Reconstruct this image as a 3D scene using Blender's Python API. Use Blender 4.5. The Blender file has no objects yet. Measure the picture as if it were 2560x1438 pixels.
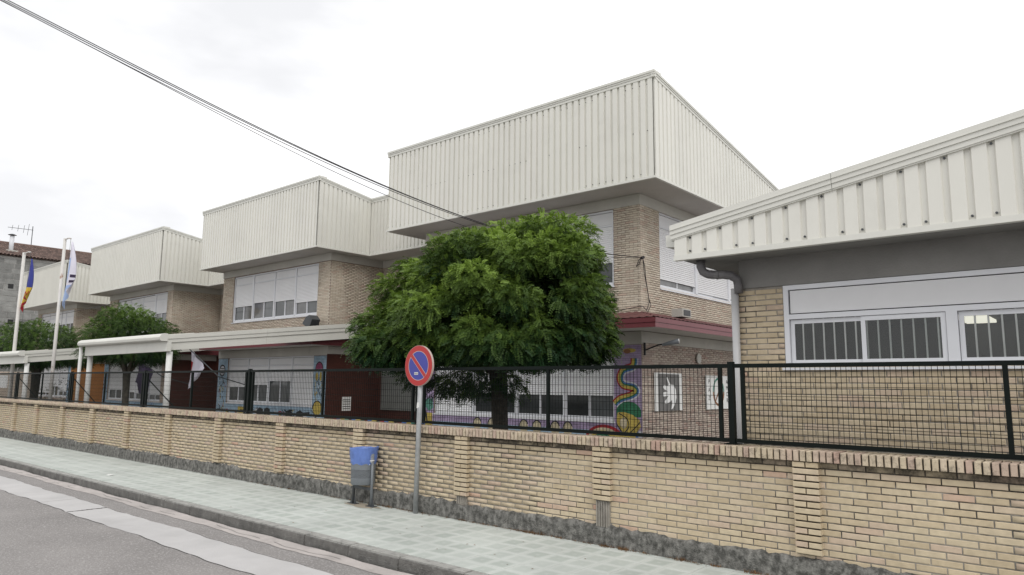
import bpy, math, random
import numpy as np
from mathutils import Matrix, Vector
random.seed(7); RNG = np.random.default_rng(7)
S = bpy.context.scene
COL = S.collection

# ------------------------------------------------------------------ camera
CH = 1.884
YAW, PITCH, ROLL, FPX = 0.71100763, 0.13559241, 0.00953826, 1792.88
_cy, _sy, _cp, _sp = math.cos(YAW), math.sin(YAW), math.cos(PITCH), math.sin(PITCH)
FWD = Vector((-_sy * _cp, _cy * _cp, _sp)); _r0 = Vector((_cy, _sy, 0)); _u0 = _r0.cross(FWD)
RGT = math.cos(ROLL) * _r0 + math.sin(ROLL) * _u0; UPV = -math.sin(ROLL) * _r0 + math.cos(ROLL) * _u0
cam_d = bpy.data.cameras.new('camera'); cam = bpy.data.objects.new('camera', cam_d); COL.objects.link(cam)
cam_d.sensor_width = 36; cam_d.lens = 36 * FPX / 2560; cam_d.clip_start = 0.1; cam_d.clip_end = 4000
cam.matrix_world = Matrix(((RGT.x, UPV.x, -FWD.x, 0), (RGT.y, UPV.y, -FWD.y, 0), (RGT.z, UPV.z, -FWD.z, CH), (0, 0, 0, 1)))
S.camera = cam

# ------------------------------------------------------------------ sky, sun, exposure (overcast)
SUN_DIR = Vector((0.62, -0.42, 0.78)).normalized()
SKY_STRENGTH = 0.1; CLOUD = 11.5; SUN_STRENGTH = 1.15; EXPOSURE = 0.16
w = bpy.data.worlds.new('World'); S.world = w; w.use_nodes = True
nt = w.node_tree; nt.nodes.clear()
def wn(t): return nt.nodes.new(t)
out = wn('ShaderNodeOutputWorld'); bg = wn('ShaderNodeBackground'); bg.inputs[1].default_value = SKY_STRENGTH
sky = wn('ShaderNodeTexSky'); sky.sky_type = 'NISHITA'; sky.sun_disc = False
sky.sun_elevation = math.asin(SUN_DIR.z); sky.sun_rotation = math.atan2(SUN_DIR.x, SUN_DIR.y)
hsv = wn('ShaderNodeHueSaturation'); hsv.inputs['Saturation'].default_value = 0.25
tc = wn('ShaderNodeTexCoord'); mp = wn('ShaderNodeMapping'); mp.inputs['Scale'].default_value = (1.0, 1.0, 2.6); mp.inputs['Location'].default_value = (0.3, 1.1, 0.2)
n1 = wn('ShaderNodeTexNoise'); n1.inputs['Scale'].default_value = 2.3; n1.inputs['Detail'].default_value = 5; n1.inputs['Roughness'].default_value = 0.5
rp = wn('ShaderNodeValToRGB'); e = rp.color_ramp.elements
e[0].position = 0.36; e[0].color = (0.74, 0.745, 0.765, 1); e[1].position = 0.64; e[1].color = (1.10, 1.10, 1.10, 1)
mu = wn('ShaderNodeVectorMath'); mu.operation = 'SCALE'; mu.inputs['Scale'].default_value = CLOUD
mx = wn('ShaderNodeMix'); mx.data_type = 'RGBA'; mx.inputs[0].default_value = 0.93
L = nt.links.new
L(tc.outputs['Generated'], mp.inputs[0]); L(mp.outputs[0], n1.inputs['Vector']); L(n1.outputs['Fac'], rp.inputs[0]); L(rp.outputs[0], mu.inputs[0])
L(sky.outputs[0], hsv.inputs['Color']); L(hsv.outputs[0], mx.inputs[6]); L(mu.outputs[0], mx.inputs[7]); L(mx.outputs[2], bg.inputs[0]); L(bg.outputs[0], out.inputs[0])
sl = bpy.data.lights.new('sun', 'SUN'); sl.energy = SUN_STRENGTH; sl.angle = math.radians(25); sl.color = (1.0, 0.97, 0.93)
so = bpy.data.objects.new('sun', sl); COL.objects.link(so); so.rotation_euler = SUN_DIR.to_track_quat('Z', 'Y').to_euler(); so.location = (5, -5, 30)
S.view_settings.view_transform = 'Standard'; S.view_settings.look = 'None'; S.view_settings.gamma = 1; S.view_settings.use_curve_mapping = False
S.view_settings.exposure = EXPOSURE

# ------------------------------------------------------------------ materials
def nodes(name):
    m = bpy.data.materials.new(name); m.use_nodes = True
    t = m.node_tree; b = t.nodes['Principled BSDF']
    return m, t, b
def pm(name, col, rough=0.6, metal=0.0, var=0.10, scale=3.0, bump=0.0, bscale=60.0, spec=0.5, island=0.0, streak=0.0, dirt=None, emit=0.0):
    """procedural principled: large noise tint, fine bump, optional per-piece tint and dirt blotches"""
    m, t, b = nodes(name); N = t.nodes.new; K = t.links.new
    b.inputs['Roughness'].default_value = rough; b.inputs['Metallic'].default_value = metal
    b.inputs['Specular IOR Level'].default_value = spec
    g = N('ShaderNodeTexCoord')
    nz = N('ShaderNodeTexNoise'); nz.inputs['Scale'].default_value = scale; nz.inputs['Detail'].default_value = 6; nz.inputs['Roughness'].default_value = 0.6
    if streak:
        mpn = N('ShaderNodeMapping'); mpn.inputs['Scale'].default_value = (1, 1, streak); K(g.outputs['Object'], mpn.inputs[0]); K(mpn.outputs[0], nz.inputs['Vector'])
    else: K(g.outputs['Object'], nz.inputs['Vector'])
    r = N('ShaderNodeMapRange'); r.inputs[1].default_value = 0.3; r.inputs[2].default_value = 0.7; r.inputs[3].default_value = 1 - var; r.inputs[4].default_value = 1 + var
    K(nz.outputs['Fac'], r.inputs[0]); val = r.outputs[0]
    if island:
        ge = N('ShaderNodeNewGeometry'); oi = N('ShaderNodeObjectInfo'); a = N('ShaderNodeMath'); a.operation = 'ADD'; K(ge.outputs['Random Per Island'], a.inputs[0]); K(oi.outputs['Random'], a.inputs[1])
        f = N('ShaderNodeMath'); f.operation = 'FRACT'; K(a.outputs[0], f.inputs[0])
        r2 = N('ShaderNodeMapRange'); r2.inputs[3].default_value = 1 - island; r2.inputs[4].default_value = 1 + island; K(f.outputs[0], r2.inputs[0])
        mm = N('ShaderNodeMath'); mm.operation = 'MULTIPLY'; K(val, mm.inputs[0]); K(r2.outputs[0], mm.inputs[1]); val = mm.outputs[0]
    sc = N('ShaderNodeVectorMath'); sc.operation = 'SCALE'; sc.inputs[0].default_value = col; K(val, sc.inputs['Scale']); c = sc.outputs[0]
    if dirt:
        dcol, dsc, lo, hi, amt = dirt
        n2 = N('ShaderNodeTexNoise'); n2.inputs['Scale'].default_value = dsc; n2.inputs['Detail'].default_value = 8; n2.inputs['Roughness'].default_value = 0.7; K(g.outputs['Object'], n2.inputs['Vector'])
        r3 = N('ShaderNodeMapRange'); r3.inputs[1].default_value = lo; r3.inputs[2].default_value = hi; r3.inputs[4].default_value = amt; K(n2.outputs['Fac'], r3.inputs[0])
        mxn = N('ShaderNodeMix'); mxn.data_type = 'RGBA'; K(r3.outputs[0], mxn.inputs[0]); K(c, mxn.inputs[6]); mxn.inputs[7].default_value = (*dcol, 1); c = mxn.outputs[2]
    K(c, b.inputs['Base Color'])
    if bump:
        n3 = N('ShaderNodeTexNoise'); n3.inputs['Scale'].default_value = bscale; n3.inputs['Detail'].default_value = 5; K(g.outputs['Object'], n3.inputs['Vector'])
        bp = N('ShaderNodeBump'); bp.inputs['Strength'].default_value = bump; bp.inputs['Distance'].default_value = 0.02; K(n3.outputs['Fac'], bp.inputs['Height']); K(bp.outputs[0], b.inputs['Normal'])
    if emit:
        b.inputs['Emission Color'].default_value = (*col, 1); b.inputs['Emission Strength'].default_value = emit
    return m
def brick_mat(name, stops, dirt=None, var=0.10, bump=0.25, rough=0.85):
    m, t, b = nodes(name); N = t.nodes.new; K = t.links.new
    b.inputs['Roughness'].default_value = rough; b.inputs['Specular IOR Level'].default_value = 0.25
    ge = N('ShaderNodeNewGeometry'); oi = N('ShaderNodeObjectInfo'); a = N('ShaderNodeMath'); a.operation = 'ADD'; K(ge.outputs['Random Per Island'], a.inputs[0]); K(oi.outputs['Random'], a.inputs[1])
    f = N('ShaderNodeMath'); f.operation = 'FRACT'; K(a.outputs[0], f.inputs[0])
    cr = N('ShaderNodeValToRGB'); el = cr.color_ramp.elements
    for i, (p, c) in enumerate(stops):
        q = el[i] if i < 2 else el.new(p)
        q.position = p; q.color = (*c, 1)
    K(f.outputs[0], cr.inputs[0])
    wv = N('ShaderNodeNewGeometry')
    n = N('ShaderNodeTexNoise'); n.inputs['Scale'].default_value = 14; n.inputs['Detail'].default_value = 6; K(wv.outputs['Position'], n.inputs['Vector'])
    r = N('ShaderNodeMapRange'); r.inputs[1].default_value = 0.3; r.inputs[2].default_value = 0.7; r.inputs[3].default_value = 1 - var; r.inputs[4].default_value = 1 + var; K(n.outputs['Fac'], r.inputs[0])
    nb = N('ShaderNodeTexNoise'); nb.inputs['Scale'].default_value = 1.1; nb.inputs['Detail'].default_value = 5; K(wv.outputs['Position'], nb.inputs['Vector'])
    rb_ = N('ShaderNodeMapRange'); rb_.inputs[1].default_value = 0.3; rb_.inputs[2].default_value = 0.7; rb_.inputs[3].default_value = 0.91; rb_.inputs[4].default_value = 1.08; K(nb.outputs['Fac'], rb_.inputs[0])
    mb_ = N('ShaderNodeMath'); mb_.operation = 'MULTIPLY'; K(r.outputs[0], mb_.inputs[0]); K(rb_.outputs[0], mb_.inputs[1])
    sc = N('ShaderNodeVectorMath'); sc.operation = 'SCALE'; K(cr.outputs[0], sc.inputs[0]); K(mb_.outputs[0], sc.inputs['Scale']); c = sc.outputs[0]
    if dirt:
        dcol, dsc, lo, hi, amt = dirt
        n2 = N('ShaderNodeTexNoise'); n2.inputs['Scale'].default_value = dsc; n2.inputs['Detail'].default_value = 9; n2.inputs['Roughness'].default_value = 0.75; K(wv.outputs['Position'], n2.inputs['Vector'])
        r3 = N('ShaderNodeMapRange'); r3.inputs[1].default_value = lo; r3.inputs[2].default_value = hi; r3.inputs[4].default_value = amt; K(n2.outputs['Fac'], r3.inputs[0])
        mxn = N('ShaderNodeMix'); mxn.data_type = 'RGBA'; K(r3.outputs[0], mxn.inputs[0]); K(c, mxn.inputs[6]); mxn.inputs[7].default_value = (*dcol, 1); c = mxn.outputs[2]
    K(c, b.inputs['Base Color'])
    n3 = N('ShaderNodeTexNoise'); n3.inputs['Scale'].default_value = 90; n3.inputs['Detail'].default_value = 4; K(wv.outputs['Position'], n3.inputs['Vector'])
    bp = N('ShaderNodeBump'); bp.inputs['Strength'].default_value = bump; bp.inputs['Distance'].default_value = 0.01; K(n3.outputs['Fac'], bp.inputs['Height']); K(bp.outputs[0], b.inputs['Normal'])
    return m
def glass_mat():
    m = bpy.data.materials.new('clear_glass'); m.use_nodes = True; t = m.node_tree; t.nodes.clear(); N = t.nodes.new; K = t.links.new
    o = N('ShaderNodeOutputMaterial'); mxs = N('ShaderNodeMixShader'); tr = N('ShaderNodeBsdfTransparent'); tr.inputs[0].default_value = (0.88, 0.90, 0.89, 1)
    gl = N('ShaderNodeBsdfGlossy'); gl.inputs['Roughness'].default_value = 0.02; fr = N('ShaderNodeFresnel'); fr.inputs[0].default_value = 1.5
    K(fr.outputs[0], mxs.inputs[0]); K(tr.outputs[0], mxs.inputs[1]); K(gl.outputs[0], mxs.inputs[2]); K(mxs.outputs[0], o.inputs[0]); return m
def leaf_mat(name, dark, light):
    m = bpy.data.materials.new(name); m.use_nodes = True; t = m.node_tree; t.nodes.clear(); N = t.nodes.new; K = t.links.new
    o = N('ShaderNodeOutputMaterial'); at = N('ShaderNodeAttribute'); at.attribute_name = 'tint'
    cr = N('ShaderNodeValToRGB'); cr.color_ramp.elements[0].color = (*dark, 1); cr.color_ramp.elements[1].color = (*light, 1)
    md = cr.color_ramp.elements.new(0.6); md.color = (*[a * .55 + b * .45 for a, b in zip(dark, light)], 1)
    K(at.outputs['Fac'], cr.inputs[0])
    p = N('ShaderNodeBsdfPrincipled'); p.inputs['Roughness'].default_value = 0.5; p.inputs['Specular IOR Level'].default_value = 0.22
    tl = N('ShaderNodeBsdfTranslucent'); ms = N('ShaderNodeMixShader'); ms.inputs[0].default_value = 0.22
    K(cr.outputs[0], p.inputs['Base Color']); K(cr.outputs[0], tl.inputs[0]); K(p.outputs[0], ms.inputs[1]); K(tl.outputs[0], ms.inputs[2]); K(ms.outputs[0], o.inputs[0]); return m

YEL = [(0.0, (0.46, 0.375, 0.255)), (0.30, (0.51, 0.42, 0.292)), (0.70, (0.53, 0.445, 0.315)), (0.88, (0.52, 0.42, 0.315)), (0.965, (0.50, 0.39, 0.295)), (1.0, (0.49, 0.325, 0.24))]
PNK = [(0.0, (0.47, 0.405, 0.325)), (0.45, (0.56, 0.49, 0.395)), (0.75, (0.58, 0.52, 0.43)), (0.9, (0.53, 0.44, 0.36)), (1.0, (0.48, 0.37, 0.295))]
PNG = [(0.0, (0.34, 0.27, 0.235)), (0.4, (0.45, 0.38, 0.325)), (0.7, (0.50, 0.43, 0.36)), (0.9, (0.40, 0.31, 0.265)), (1.0, (0.36, 0.25, 0.21))]
COP = [(0.0, (0.50, 0.42, 0.305)), (0.45, (0.52, 0.435, 0.33)), (0.72, (0.50, 0.40, 0.315)), (0.92, (0.46, 0.35, 0.28)), (1.0, (0.43, 0.30, 0.24))]
M = {}
M['brick'] = brick_mat('yellow_brick', YEL)
M['brick_top'] = brick_mat('stained_shaded_yellow_brick', YEL, dirt=((0.045, 0.038, 0.03), 5.0, 0.24, 0.56, 0.92))  # black stain blotches, deepened to paint the shade under the coping too
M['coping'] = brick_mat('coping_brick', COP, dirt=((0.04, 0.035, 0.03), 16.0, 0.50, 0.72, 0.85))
M['brick_b'] = brick_mat('pale_brick', PNK)
M['brick_bg'] = brick_mat('mixed_brick', PNG)
M['mortar'] = pm('grey_mortar', (0.27, 0.25, 0.22), 0.95, var=0.3, scale=5, bump=0.3, dirt=((0.03, 0.027, 0.024), 2.2, 0.50, 0.62, 0.85))
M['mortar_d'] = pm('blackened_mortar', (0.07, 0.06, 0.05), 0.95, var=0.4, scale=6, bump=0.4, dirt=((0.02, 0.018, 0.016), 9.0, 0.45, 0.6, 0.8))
M['mortar_b'] = pm('brown_mortar', (0.25, 0.205, 0.17), 0.95, var=0.2, scale=4)
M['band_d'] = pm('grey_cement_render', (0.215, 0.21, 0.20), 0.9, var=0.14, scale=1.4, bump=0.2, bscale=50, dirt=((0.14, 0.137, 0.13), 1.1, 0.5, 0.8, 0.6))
M['concrete'] = pm('raw_concrete', (0.34, 0.33, 0.31), 0.9, var=0.14, scale=2.5, bump=0.2, bscale=40)
M['plinth'] = pm('mossy_concrete', (0.20, 0.195, 0.18), 0.95, var=0.45, scale=16, streak=0.35, bump=1.0, bscale=55, dirt=((0.03, 0.03, 0.026), 11, 0.42, 0.60, 0.8))
M['moss'] = pm('moss', (0.10, 0.095, 0.035), 1.0, var=0.4, scale=20, bump=0.8, bscale=80)
M['clad'] = pm('cream_sheet_metal', (0.69, 0.68, 0.625), 0.42, var=0.04, scale=1.1, streak=0.10, dirt=((0.54, 0.53, 0.48), 0.9, 0.5, 0.75, 0.4))
M['trim'] = pm('cream_trim', (0.645, 0.64, 0.59), 0.42, var=0.04, scale=1.2, dirt=((0.36, 0.35, 0.31), 1.6, 0.6, 0.8, 0.45))
M['soffit'] = pm('painted_soffit', (0.50, 0.485, 0.455), 0.85, var=0.07, scale=0.9, dirt=((0.33, 0.32, 0.30), 0.7, 0.5, 0.8, 0.4))
M['band'] = pm('concrete_band', (0.48, 0.465, 0.425), 0.9, var=0.10, scale=1.0, bump=0.1, dirt=((0.25, 0.24, 0.22), 1.3, 0.56, 0.78, 0.5))
M['red'] = pm('red_fascia', (0.165, 0.042, 0.05), 0.4, var=0.08, scale=1.5)
M['redroof'] = pm('red_sheet_roof', (0.11, 0.038, 0.038), 0.5, var=0.2, scale=2)
M['alu'] = pm('white_aluminium', (0.66, 0.67, 0.70), 0.42, var=0.03, scale=2)
M['shutter'] = pm('white_shutter', (0.76, 0.76, 0.77), 0.5, var=0.03, scale=1.0)
M['panel'] = pm('white_panel', (0.66, 0.66, 0.67), 0.5, var=0.05, scale=1.2)
M['glass'] = pm('dark_glass', (0.055, 0.06, 0.062), 0.04, var=0.35, scale=1.2, island=0.5, spec=0.6)
M['curtain'] = pm('curtain_glass', (0.13, 0.13, 0.13), 0.06, var=0.3, scale=2, island=0.3)  # paler grey pane tone standing for curtains behind the glass
M['clear'] = glass_mat()
M['room'] = pm('room_wall', (0.10, 0.10, 0.097), 0.9, var=0.08)
M['roomlamp'] = pm('ceiling_lamp_light', (1.0, 0.95, 0.82), 0.5, var=0.0, emit=0.9)
M['fence'] = pm('black_green_paint', (0.006, 0.009, 0.008), 0.55, var=0.2, scale=3, spec=0.12)
M['galv'] = pm('galvanised_steel', (0.34, 0.35, 0.355), 0.5, metal=0.2, var=0.22, scale=7, dirt=((0.40, 0.41, 0.42), 11, 0.55, 0.7, 0.5))
M['grey'] = pm('grey_paint', (0.165, 0.18, 0.195), 0.5, var=0.12, scale=5)
M['greyd'] = pm('dark_grey_paint', (0.055, 0.06, 0.065), 0.5, var=0.15, scale=5)
M['bag'] = pm('blue_plastic_bag', (0.12, 0.20, 0.50), 0.35, var=0.18, scale=9, bump=0.5, bscale=14)
M['signred'] = pm('sign_red', (0.42, 0.022, 0.022), 0.35, var=0.06)
M['signblue'] = pm('sign_blue', (0.045, 0.05, 0.30), 0.35, var=0.06)
M['white'] = pm('white_paint', (0.75, 0.75, 0.74), 0.5, var=0.04)
M['signrim'] = pm('sign_rim', (0.50, 0.40, 0.36), 0.45, var=0.06)
M['black'] = pm('black_paint', (0.012, 0.012, 0.013), 0.6, var=0.2)
M['cable'] = pm('cable_black', (0.018, 0.015, 0.017), 0.6, var=0.1)
M['pipe'] = pm('dark_grey_pipe', (0.12, 0.115, 0.12), 0.5, var=0.2, scale=5, dirt=((0.30, 0.29, 0.28), 4, 0.5, 0.7, 0.5))
M['pipel'] = pm('light_grey_pipe', (0.46, 0.46, 0.46), 0.45, var=0.05)
M['road'] = pm('old_asphalt', (0.255, 0.24, 0.232), 0.92, var=0.16, scale=0.55, bump=0.9, bscale=60, dirt=((0.47, 0.455, 0.44), 38, 0.52, 0.66, 0.85))
M['strip'] = pm('concrete_patch', (0.47, 0.46, 0.455), 0.92, var=0.10, scale=1.3, bump=0.3, bscale=60, dirt=((0.28, 0.27, 0.26), 1.4, 0.58, 0.8, 0.5))
M['gutterc'] = pm('gutter_concrete', (0.42, 0.385, 0.365), 0.92, var=0.16, scale=2.2, bump=0.35, bscale=60, dirt=((0.22, 0.20, 0.19), 2.5, 0.52, 0.7, 0.6))
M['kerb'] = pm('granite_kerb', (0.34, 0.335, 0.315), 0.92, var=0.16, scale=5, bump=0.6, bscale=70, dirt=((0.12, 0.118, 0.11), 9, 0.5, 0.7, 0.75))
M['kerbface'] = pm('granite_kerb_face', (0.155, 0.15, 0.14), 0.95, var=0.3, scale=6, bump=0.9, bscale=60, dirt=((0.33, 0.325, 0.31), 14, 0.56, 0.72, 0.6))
M['crack'] = pm('tar_crack', (0.035, 0.033, 0.03), 0.95, var=0.3)
M['yard'] = pm('yard_paving', (0.25, 0.24, 0.225), 0.95, var=0.2, scale=1.0)
M['bark'] = pm('bark', (0.045, 0.038, 0.030), 0.95, var=0.4, scale=9, bump=1.0, bscale=22)
M['barkl'] = pm('grey_bark', (0.075, 0.065, 0.05), 0.95, var=0.4, scale=9, bump=1.0, bscale=22)
M['leaf'] = leaf_mat('robinia_leaf', (0.014, 0.044, 0.014), (0.235, 0.35, 0.055))
M['leaf2'] = leaf_mat('robinia_leaf_far', (0.012, 0.036, 0.010), (0.13, 0.22, 0.035))
M['shrub'] = leaf_mat('shrub_leaf', (0.02, 0.04, 0.015), (0.10, 0.10, 0.03))
M['dryleaf'] = pm('dry_leaf', (0.16, 0.085, 0.035), 0.9, var=0.4, island=0.4)
M['maroon'] = pm('maroon_tiles', (0.055, 0.016, 0.011), 0.55, var=0.2, scale=2)
M['orange'] = pm('orange_paint', (0.36, 0.165, 0.055), 0.8, var=0.1, scale=1.5)
M['darkdoor'] = pm('dark_doorway', (0.02, 0.017, 0.019), 0.4, var=0.2)
M['greyglaz'] = pm('grey_glazing', (0.16, 0.165, 0.155), 0.3, var=0.15, scale=1.5)
M['m_blk'] = pm('mural_black', (0.02, 0.02, 0.022), 0.85, var=0.2)
def paint_mat(name, col, var=.12):
    """wall paint over brickwork: joints drawn darker, their recess shade put into the colour"""
    m, t, b = nodes(name); N = t.nodes.new; K = t.links.new; b.inputs['Roughness'].default_value = 0.85; b.inputs['Specular IOR Level'].default_value = 0.25
    g = N('ShaderNodeNewGeometry'); sx = N('ShaderNodeSeparateXYZ'); K(g.outputs['Position'], sx.inputs[0]); cb = N('ShaderNodeCombineXYZ'); K(sx.outputs[0], cb.inputs[0]); K(sx.outputs[2], cb.inputs[1])
    bt = N('ShaderNodeTexBrick'); bt.inputs['Scale'].default_value = 1; bt.inputs['Brick Width'].default_value = .225; bt.inputs['Row Height'].default_value = .0555; bt.inputs['Mortar Size'].default_value = .006; bt.inputs['Mortar Smooth'].default_value = .3
    bt.inputs['Color1'].default_value = (1.0, 1.0, 1.0, 1); bt.inputs['Color2'].default_value = (.84, .84, .84, 1); bt.inputs['Mortar'].default_value = (.58, .56, .54, 1); K(cb.outputs[0], bt.inputs['Vector'])  # darker joint tone paints the shade of the recessed joints
    n = N('ShaderNodeTexNoise'); n.inputs['Scale'].default_value = 6; n.inputs['Detail'].default_value = 6; K(g.outputs['Position'], n.inputs['Vector']); r = N('ShaderNodeMapRange'); r.inputs[1].default_value = .3; r.inputs[2].default_value = .7; r.inputs[3].default_value = 1 - var * 1.6; r.inputs[4].default_value = 1 + var; K(n.outputs['Fac'], r.inputs[0])
    a = N('ShaderNodeVectorMath'); a.operation = 'SCALE'; a.inputs[0].default_value = col; K(r.outputs[0], a.inputs['Scale']); mm = N('ShaderNodeVectorMath'); mm.operation = 'MULTIPLY'; K(a.outputs[0], mm.inputs[0]); K(bt.outputs['Color'], mm.inputs[1]); K(mm.outputs[0], b.inputs['Base Color'])
    return m
for k_, c_ in dict(lilac=(0.38, 0.30, 0.45), sky_b=(0.36, 0.49, 0.61), m_red=(0.33, 0.03, 0.04), m_yel=(0.52, 0.40, 0.10), m_grn=(0.04, 0.17, 0.09), m_blu=(0.09, 0.18, 0.42), m_wht=(0.62, 0.62, 0.66), m_pnk=(0.31, 0.08, 0.16), m_crm=(0.55, 0.48, 0.33), m_teal=(0.11, 0.28, 0.22)).items(): M[k_] = paint_mat('mural_paint_' + k_, c_)
M['stain'] = pm('rust_stained_tile', (0.33, 0.29, 0.23), 0.9, var=0.25, scale=8)
M['postgrey'] = pm('poster_grey', (0.15, 0.145, 0.14), 0.8, var=0.14, scale=12)
M['brown'] = pm('poster_brown', (0.23, 0.11, 0.055), 0.8, var=0.1)
M['flagblue'] = pm('flag_blue', (0.03, 0.04, 0.24), 0.8, var=0.15)
M['flagyel'] = pm('flag_yellow', (0.62, 0.43, 0.05), 0.8, var=0.12)
M['flagred'] = pm('flag_red', (0.40, 0.02, 0.03), 0.8, var=0.12)
M['flagwhite'] = pm('flag_white', (0.66, 0.64, 0.73), 0.8, var=0.06)
M['flaglb'] = pm('flag_pale_blue', (0.36, 0.47, 0.72), 0.8, var=0.08)
M['flagpurple'] = pm('flag_purple', (0.03, 0.018, 0.05), 0.8, var=0.2)
M['polewhite'] = pm('weathered_white_pole', (0.62, 0.60, 0.57), 0.6, var=0.06, dirt=((0.26, 0.13, 0.07), 3.2, 0.60, 0.68, 0.85))
M['colwhite'] = pm('white_column', (0.66, 0.66, 0.64), 0.55, var=0.06, dirt=((0.42, 0.41, 0.38), 2.0, 0.55, 0.8, 0.5))
M['granite'] = pm('grey_granite_block', (0.235, 0.235, 0.225), 0.95, var=0.22, scale=2, bump=0.5, bscale=12, island=0.22)
M['joint'] = pm('pale_pointing', (0.40, 0.39, 0.37), 0.95, var=0.25, scale=1.5)
M['roof_tile'] = pm('clay_roof_tile', (0.145, 0.095, 0.078), 0.9, var=0.3, scale=1.4, island=0.35)
M['beige'] = pm('beige_sheet', (0.52, 0.47, 0.34), 0.6, var=0.06)
M['paper'] = pm('paper', (0.70, 0.70, 0.68), 0.8, var=0.04)
M['soil'] = pm('soil', (0.12, 0.095, 0.07), 1.0, var=0.3, scale=6)
def tile_mat():
    """greenish cement tile: worn pale margin, greyer middle, faint pale boss, per tile tint"""
    m, t, b = nodes('cement_tile'); N = t.nodes.new; K = t.links.new
    b.inputs['Roughness'].default_value = 0.9; b.inputs['Specular IOR Level'].default_value = 0.2
    g = N('ShaderNodeNewGeometry'); sx = N('ShaderNodeSeparateXYZ'); K(g.outputs['Position'], sx.inputs[0])
    n = N('ShaderNodeTexNoise'); n.inputs['Scale'].default_value = 7; n.inputs['Detail'].default_value = 4; K(g.outputs['Position'], n.inputs['Vector'])
    n0 = N('ShaderNodeTexNoise'); n0.inputs['Scale'].default_value = 0.9; n0.inputs['Detail'].default_value = 5; K(g.outputs['Position'], n0.inputs['Vector'])
    def tri(sock, off):
        a = N('ShaderNodeMath'); a.operation = 'ADD'; K(sock, a.inputs[0]); a.inputs[1].default_value = off
        p = N('ShaderNodeMath'); p.operation = 'PINGPONG'; K(a.outputs[0], p.inputs[0]); p.inputs[1].default_value = 0.15; return p.outputs[0]
    mn = N('ShaderNodeMath'); mn.operation = 'MINIMUM'; K(tri(sx.outputs[0], 5.4), mn.inputs[0]); K(tri(sx.outputs[1], -5.53), mn.inputs[1])
    ad = N('ShaderNodeMath'); ad.operation = 'MULTIPLY_ADD'; K(n.outputs['Fac'], ad.inputs[0]); ad.inputs[1].default_value = 0.06; K(mn.outputs[0], ad.inputs[2])
    r = N('ShaderNodeMapRange'); r.interpolation_type = 'SMOOTHSTEP'; r.inputs[1].default_value = 0.045; r.inputs[2].default_value = 0.105; K(ad.outputs[0], r.inputs[0])
    r2 = N('ShaderNodeMapRange'); r2.interpolation_type = 'SMOOTHSTEP'; r2.inputs[1].default_value = 0.145; r2.inputs[2].default_value = 0.172; r2.inputs[3].default_value = 1; r2.inputs[4].default_value = 0.62; K(ad.outputs[0], r2.inputs[0])
    oi = N('ShaderNodeObjectInfo'); aa = N('ShaderNodeMath'); aa.operation = 'ADD'; K(oi.outputs['Random'], aa.inputs[0]); K(g.outputs['Random Per Island'], aa.inputs[1]); fr = N('ShaderNodeMath'); fr.operation = 'FRACT'; K(aa.outputs[0], fr.inputs[0])
    ti = N('ShaderNodeMapRange'); ti.inputs[3].default_value = 0.30; ti.inputs[4].default_value = 0.92; K(fr.outputs[0], ti.inputs[0])
    m1 = N('ShaderNodeMath'); m1.operation = 'MULTIPLY'; K(r.outputs[0], m1.inputs[0]); K(r2.outputs[0], m1.inputs[1])
    m2 = N('ShaderNodeMath'); m2.operation = 'MULTIPLY'; K(m1.outputs[0], m2.inputs[0]); K(ti.outputs[0], m2.inputs[1])
    mxn = N('ShaderNodeMix'); mxn.data_type = 'RGBA'; K(m2.outputs[0], mxn.inputs[0]); mxn.inputs[6].default_value = (0.52, 0.545, 0.515, 1); mxn.inputs[7].default_value = (0.385, 0.42, 0.385, 1)
    v = N('ShaderNodeMapRange'); v.inputs[1].default_value = 0.3; v.inputs[2].default_value = 0.7; v.inputs[3].default_value = 0.86; v.inputs[4].default_value = 1.07; K(n0.outputs['Fac'], v.inputs[0])
    sc = N('ShaderNodeVectorMath'); sc.operation = 'SCALE'; K(mxn.outputs[2], sc.inputs[0]); K(v.outputs[0], sc.inputs['Scale']); K(sc.outputs[0], b.inputs['Base Color'])
    n3 = N('ShaderNodeTexNoise'); n3.inputs['Scale'].default_value = 120; K(g.outputs['Position'], n3.inputs['Vector']); bp = N('ShaderNodeBump'); bp.inputs['Strength'].default_value = 0.2; bp.inputs['Distance'].default_value = 0.01; K(n3.outputs['Fac'], bp.inputs['Height']); K(bp.outputs[0], b.inputs['Normal'])
    return m
M['tile'] = tile_mat()

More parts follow.
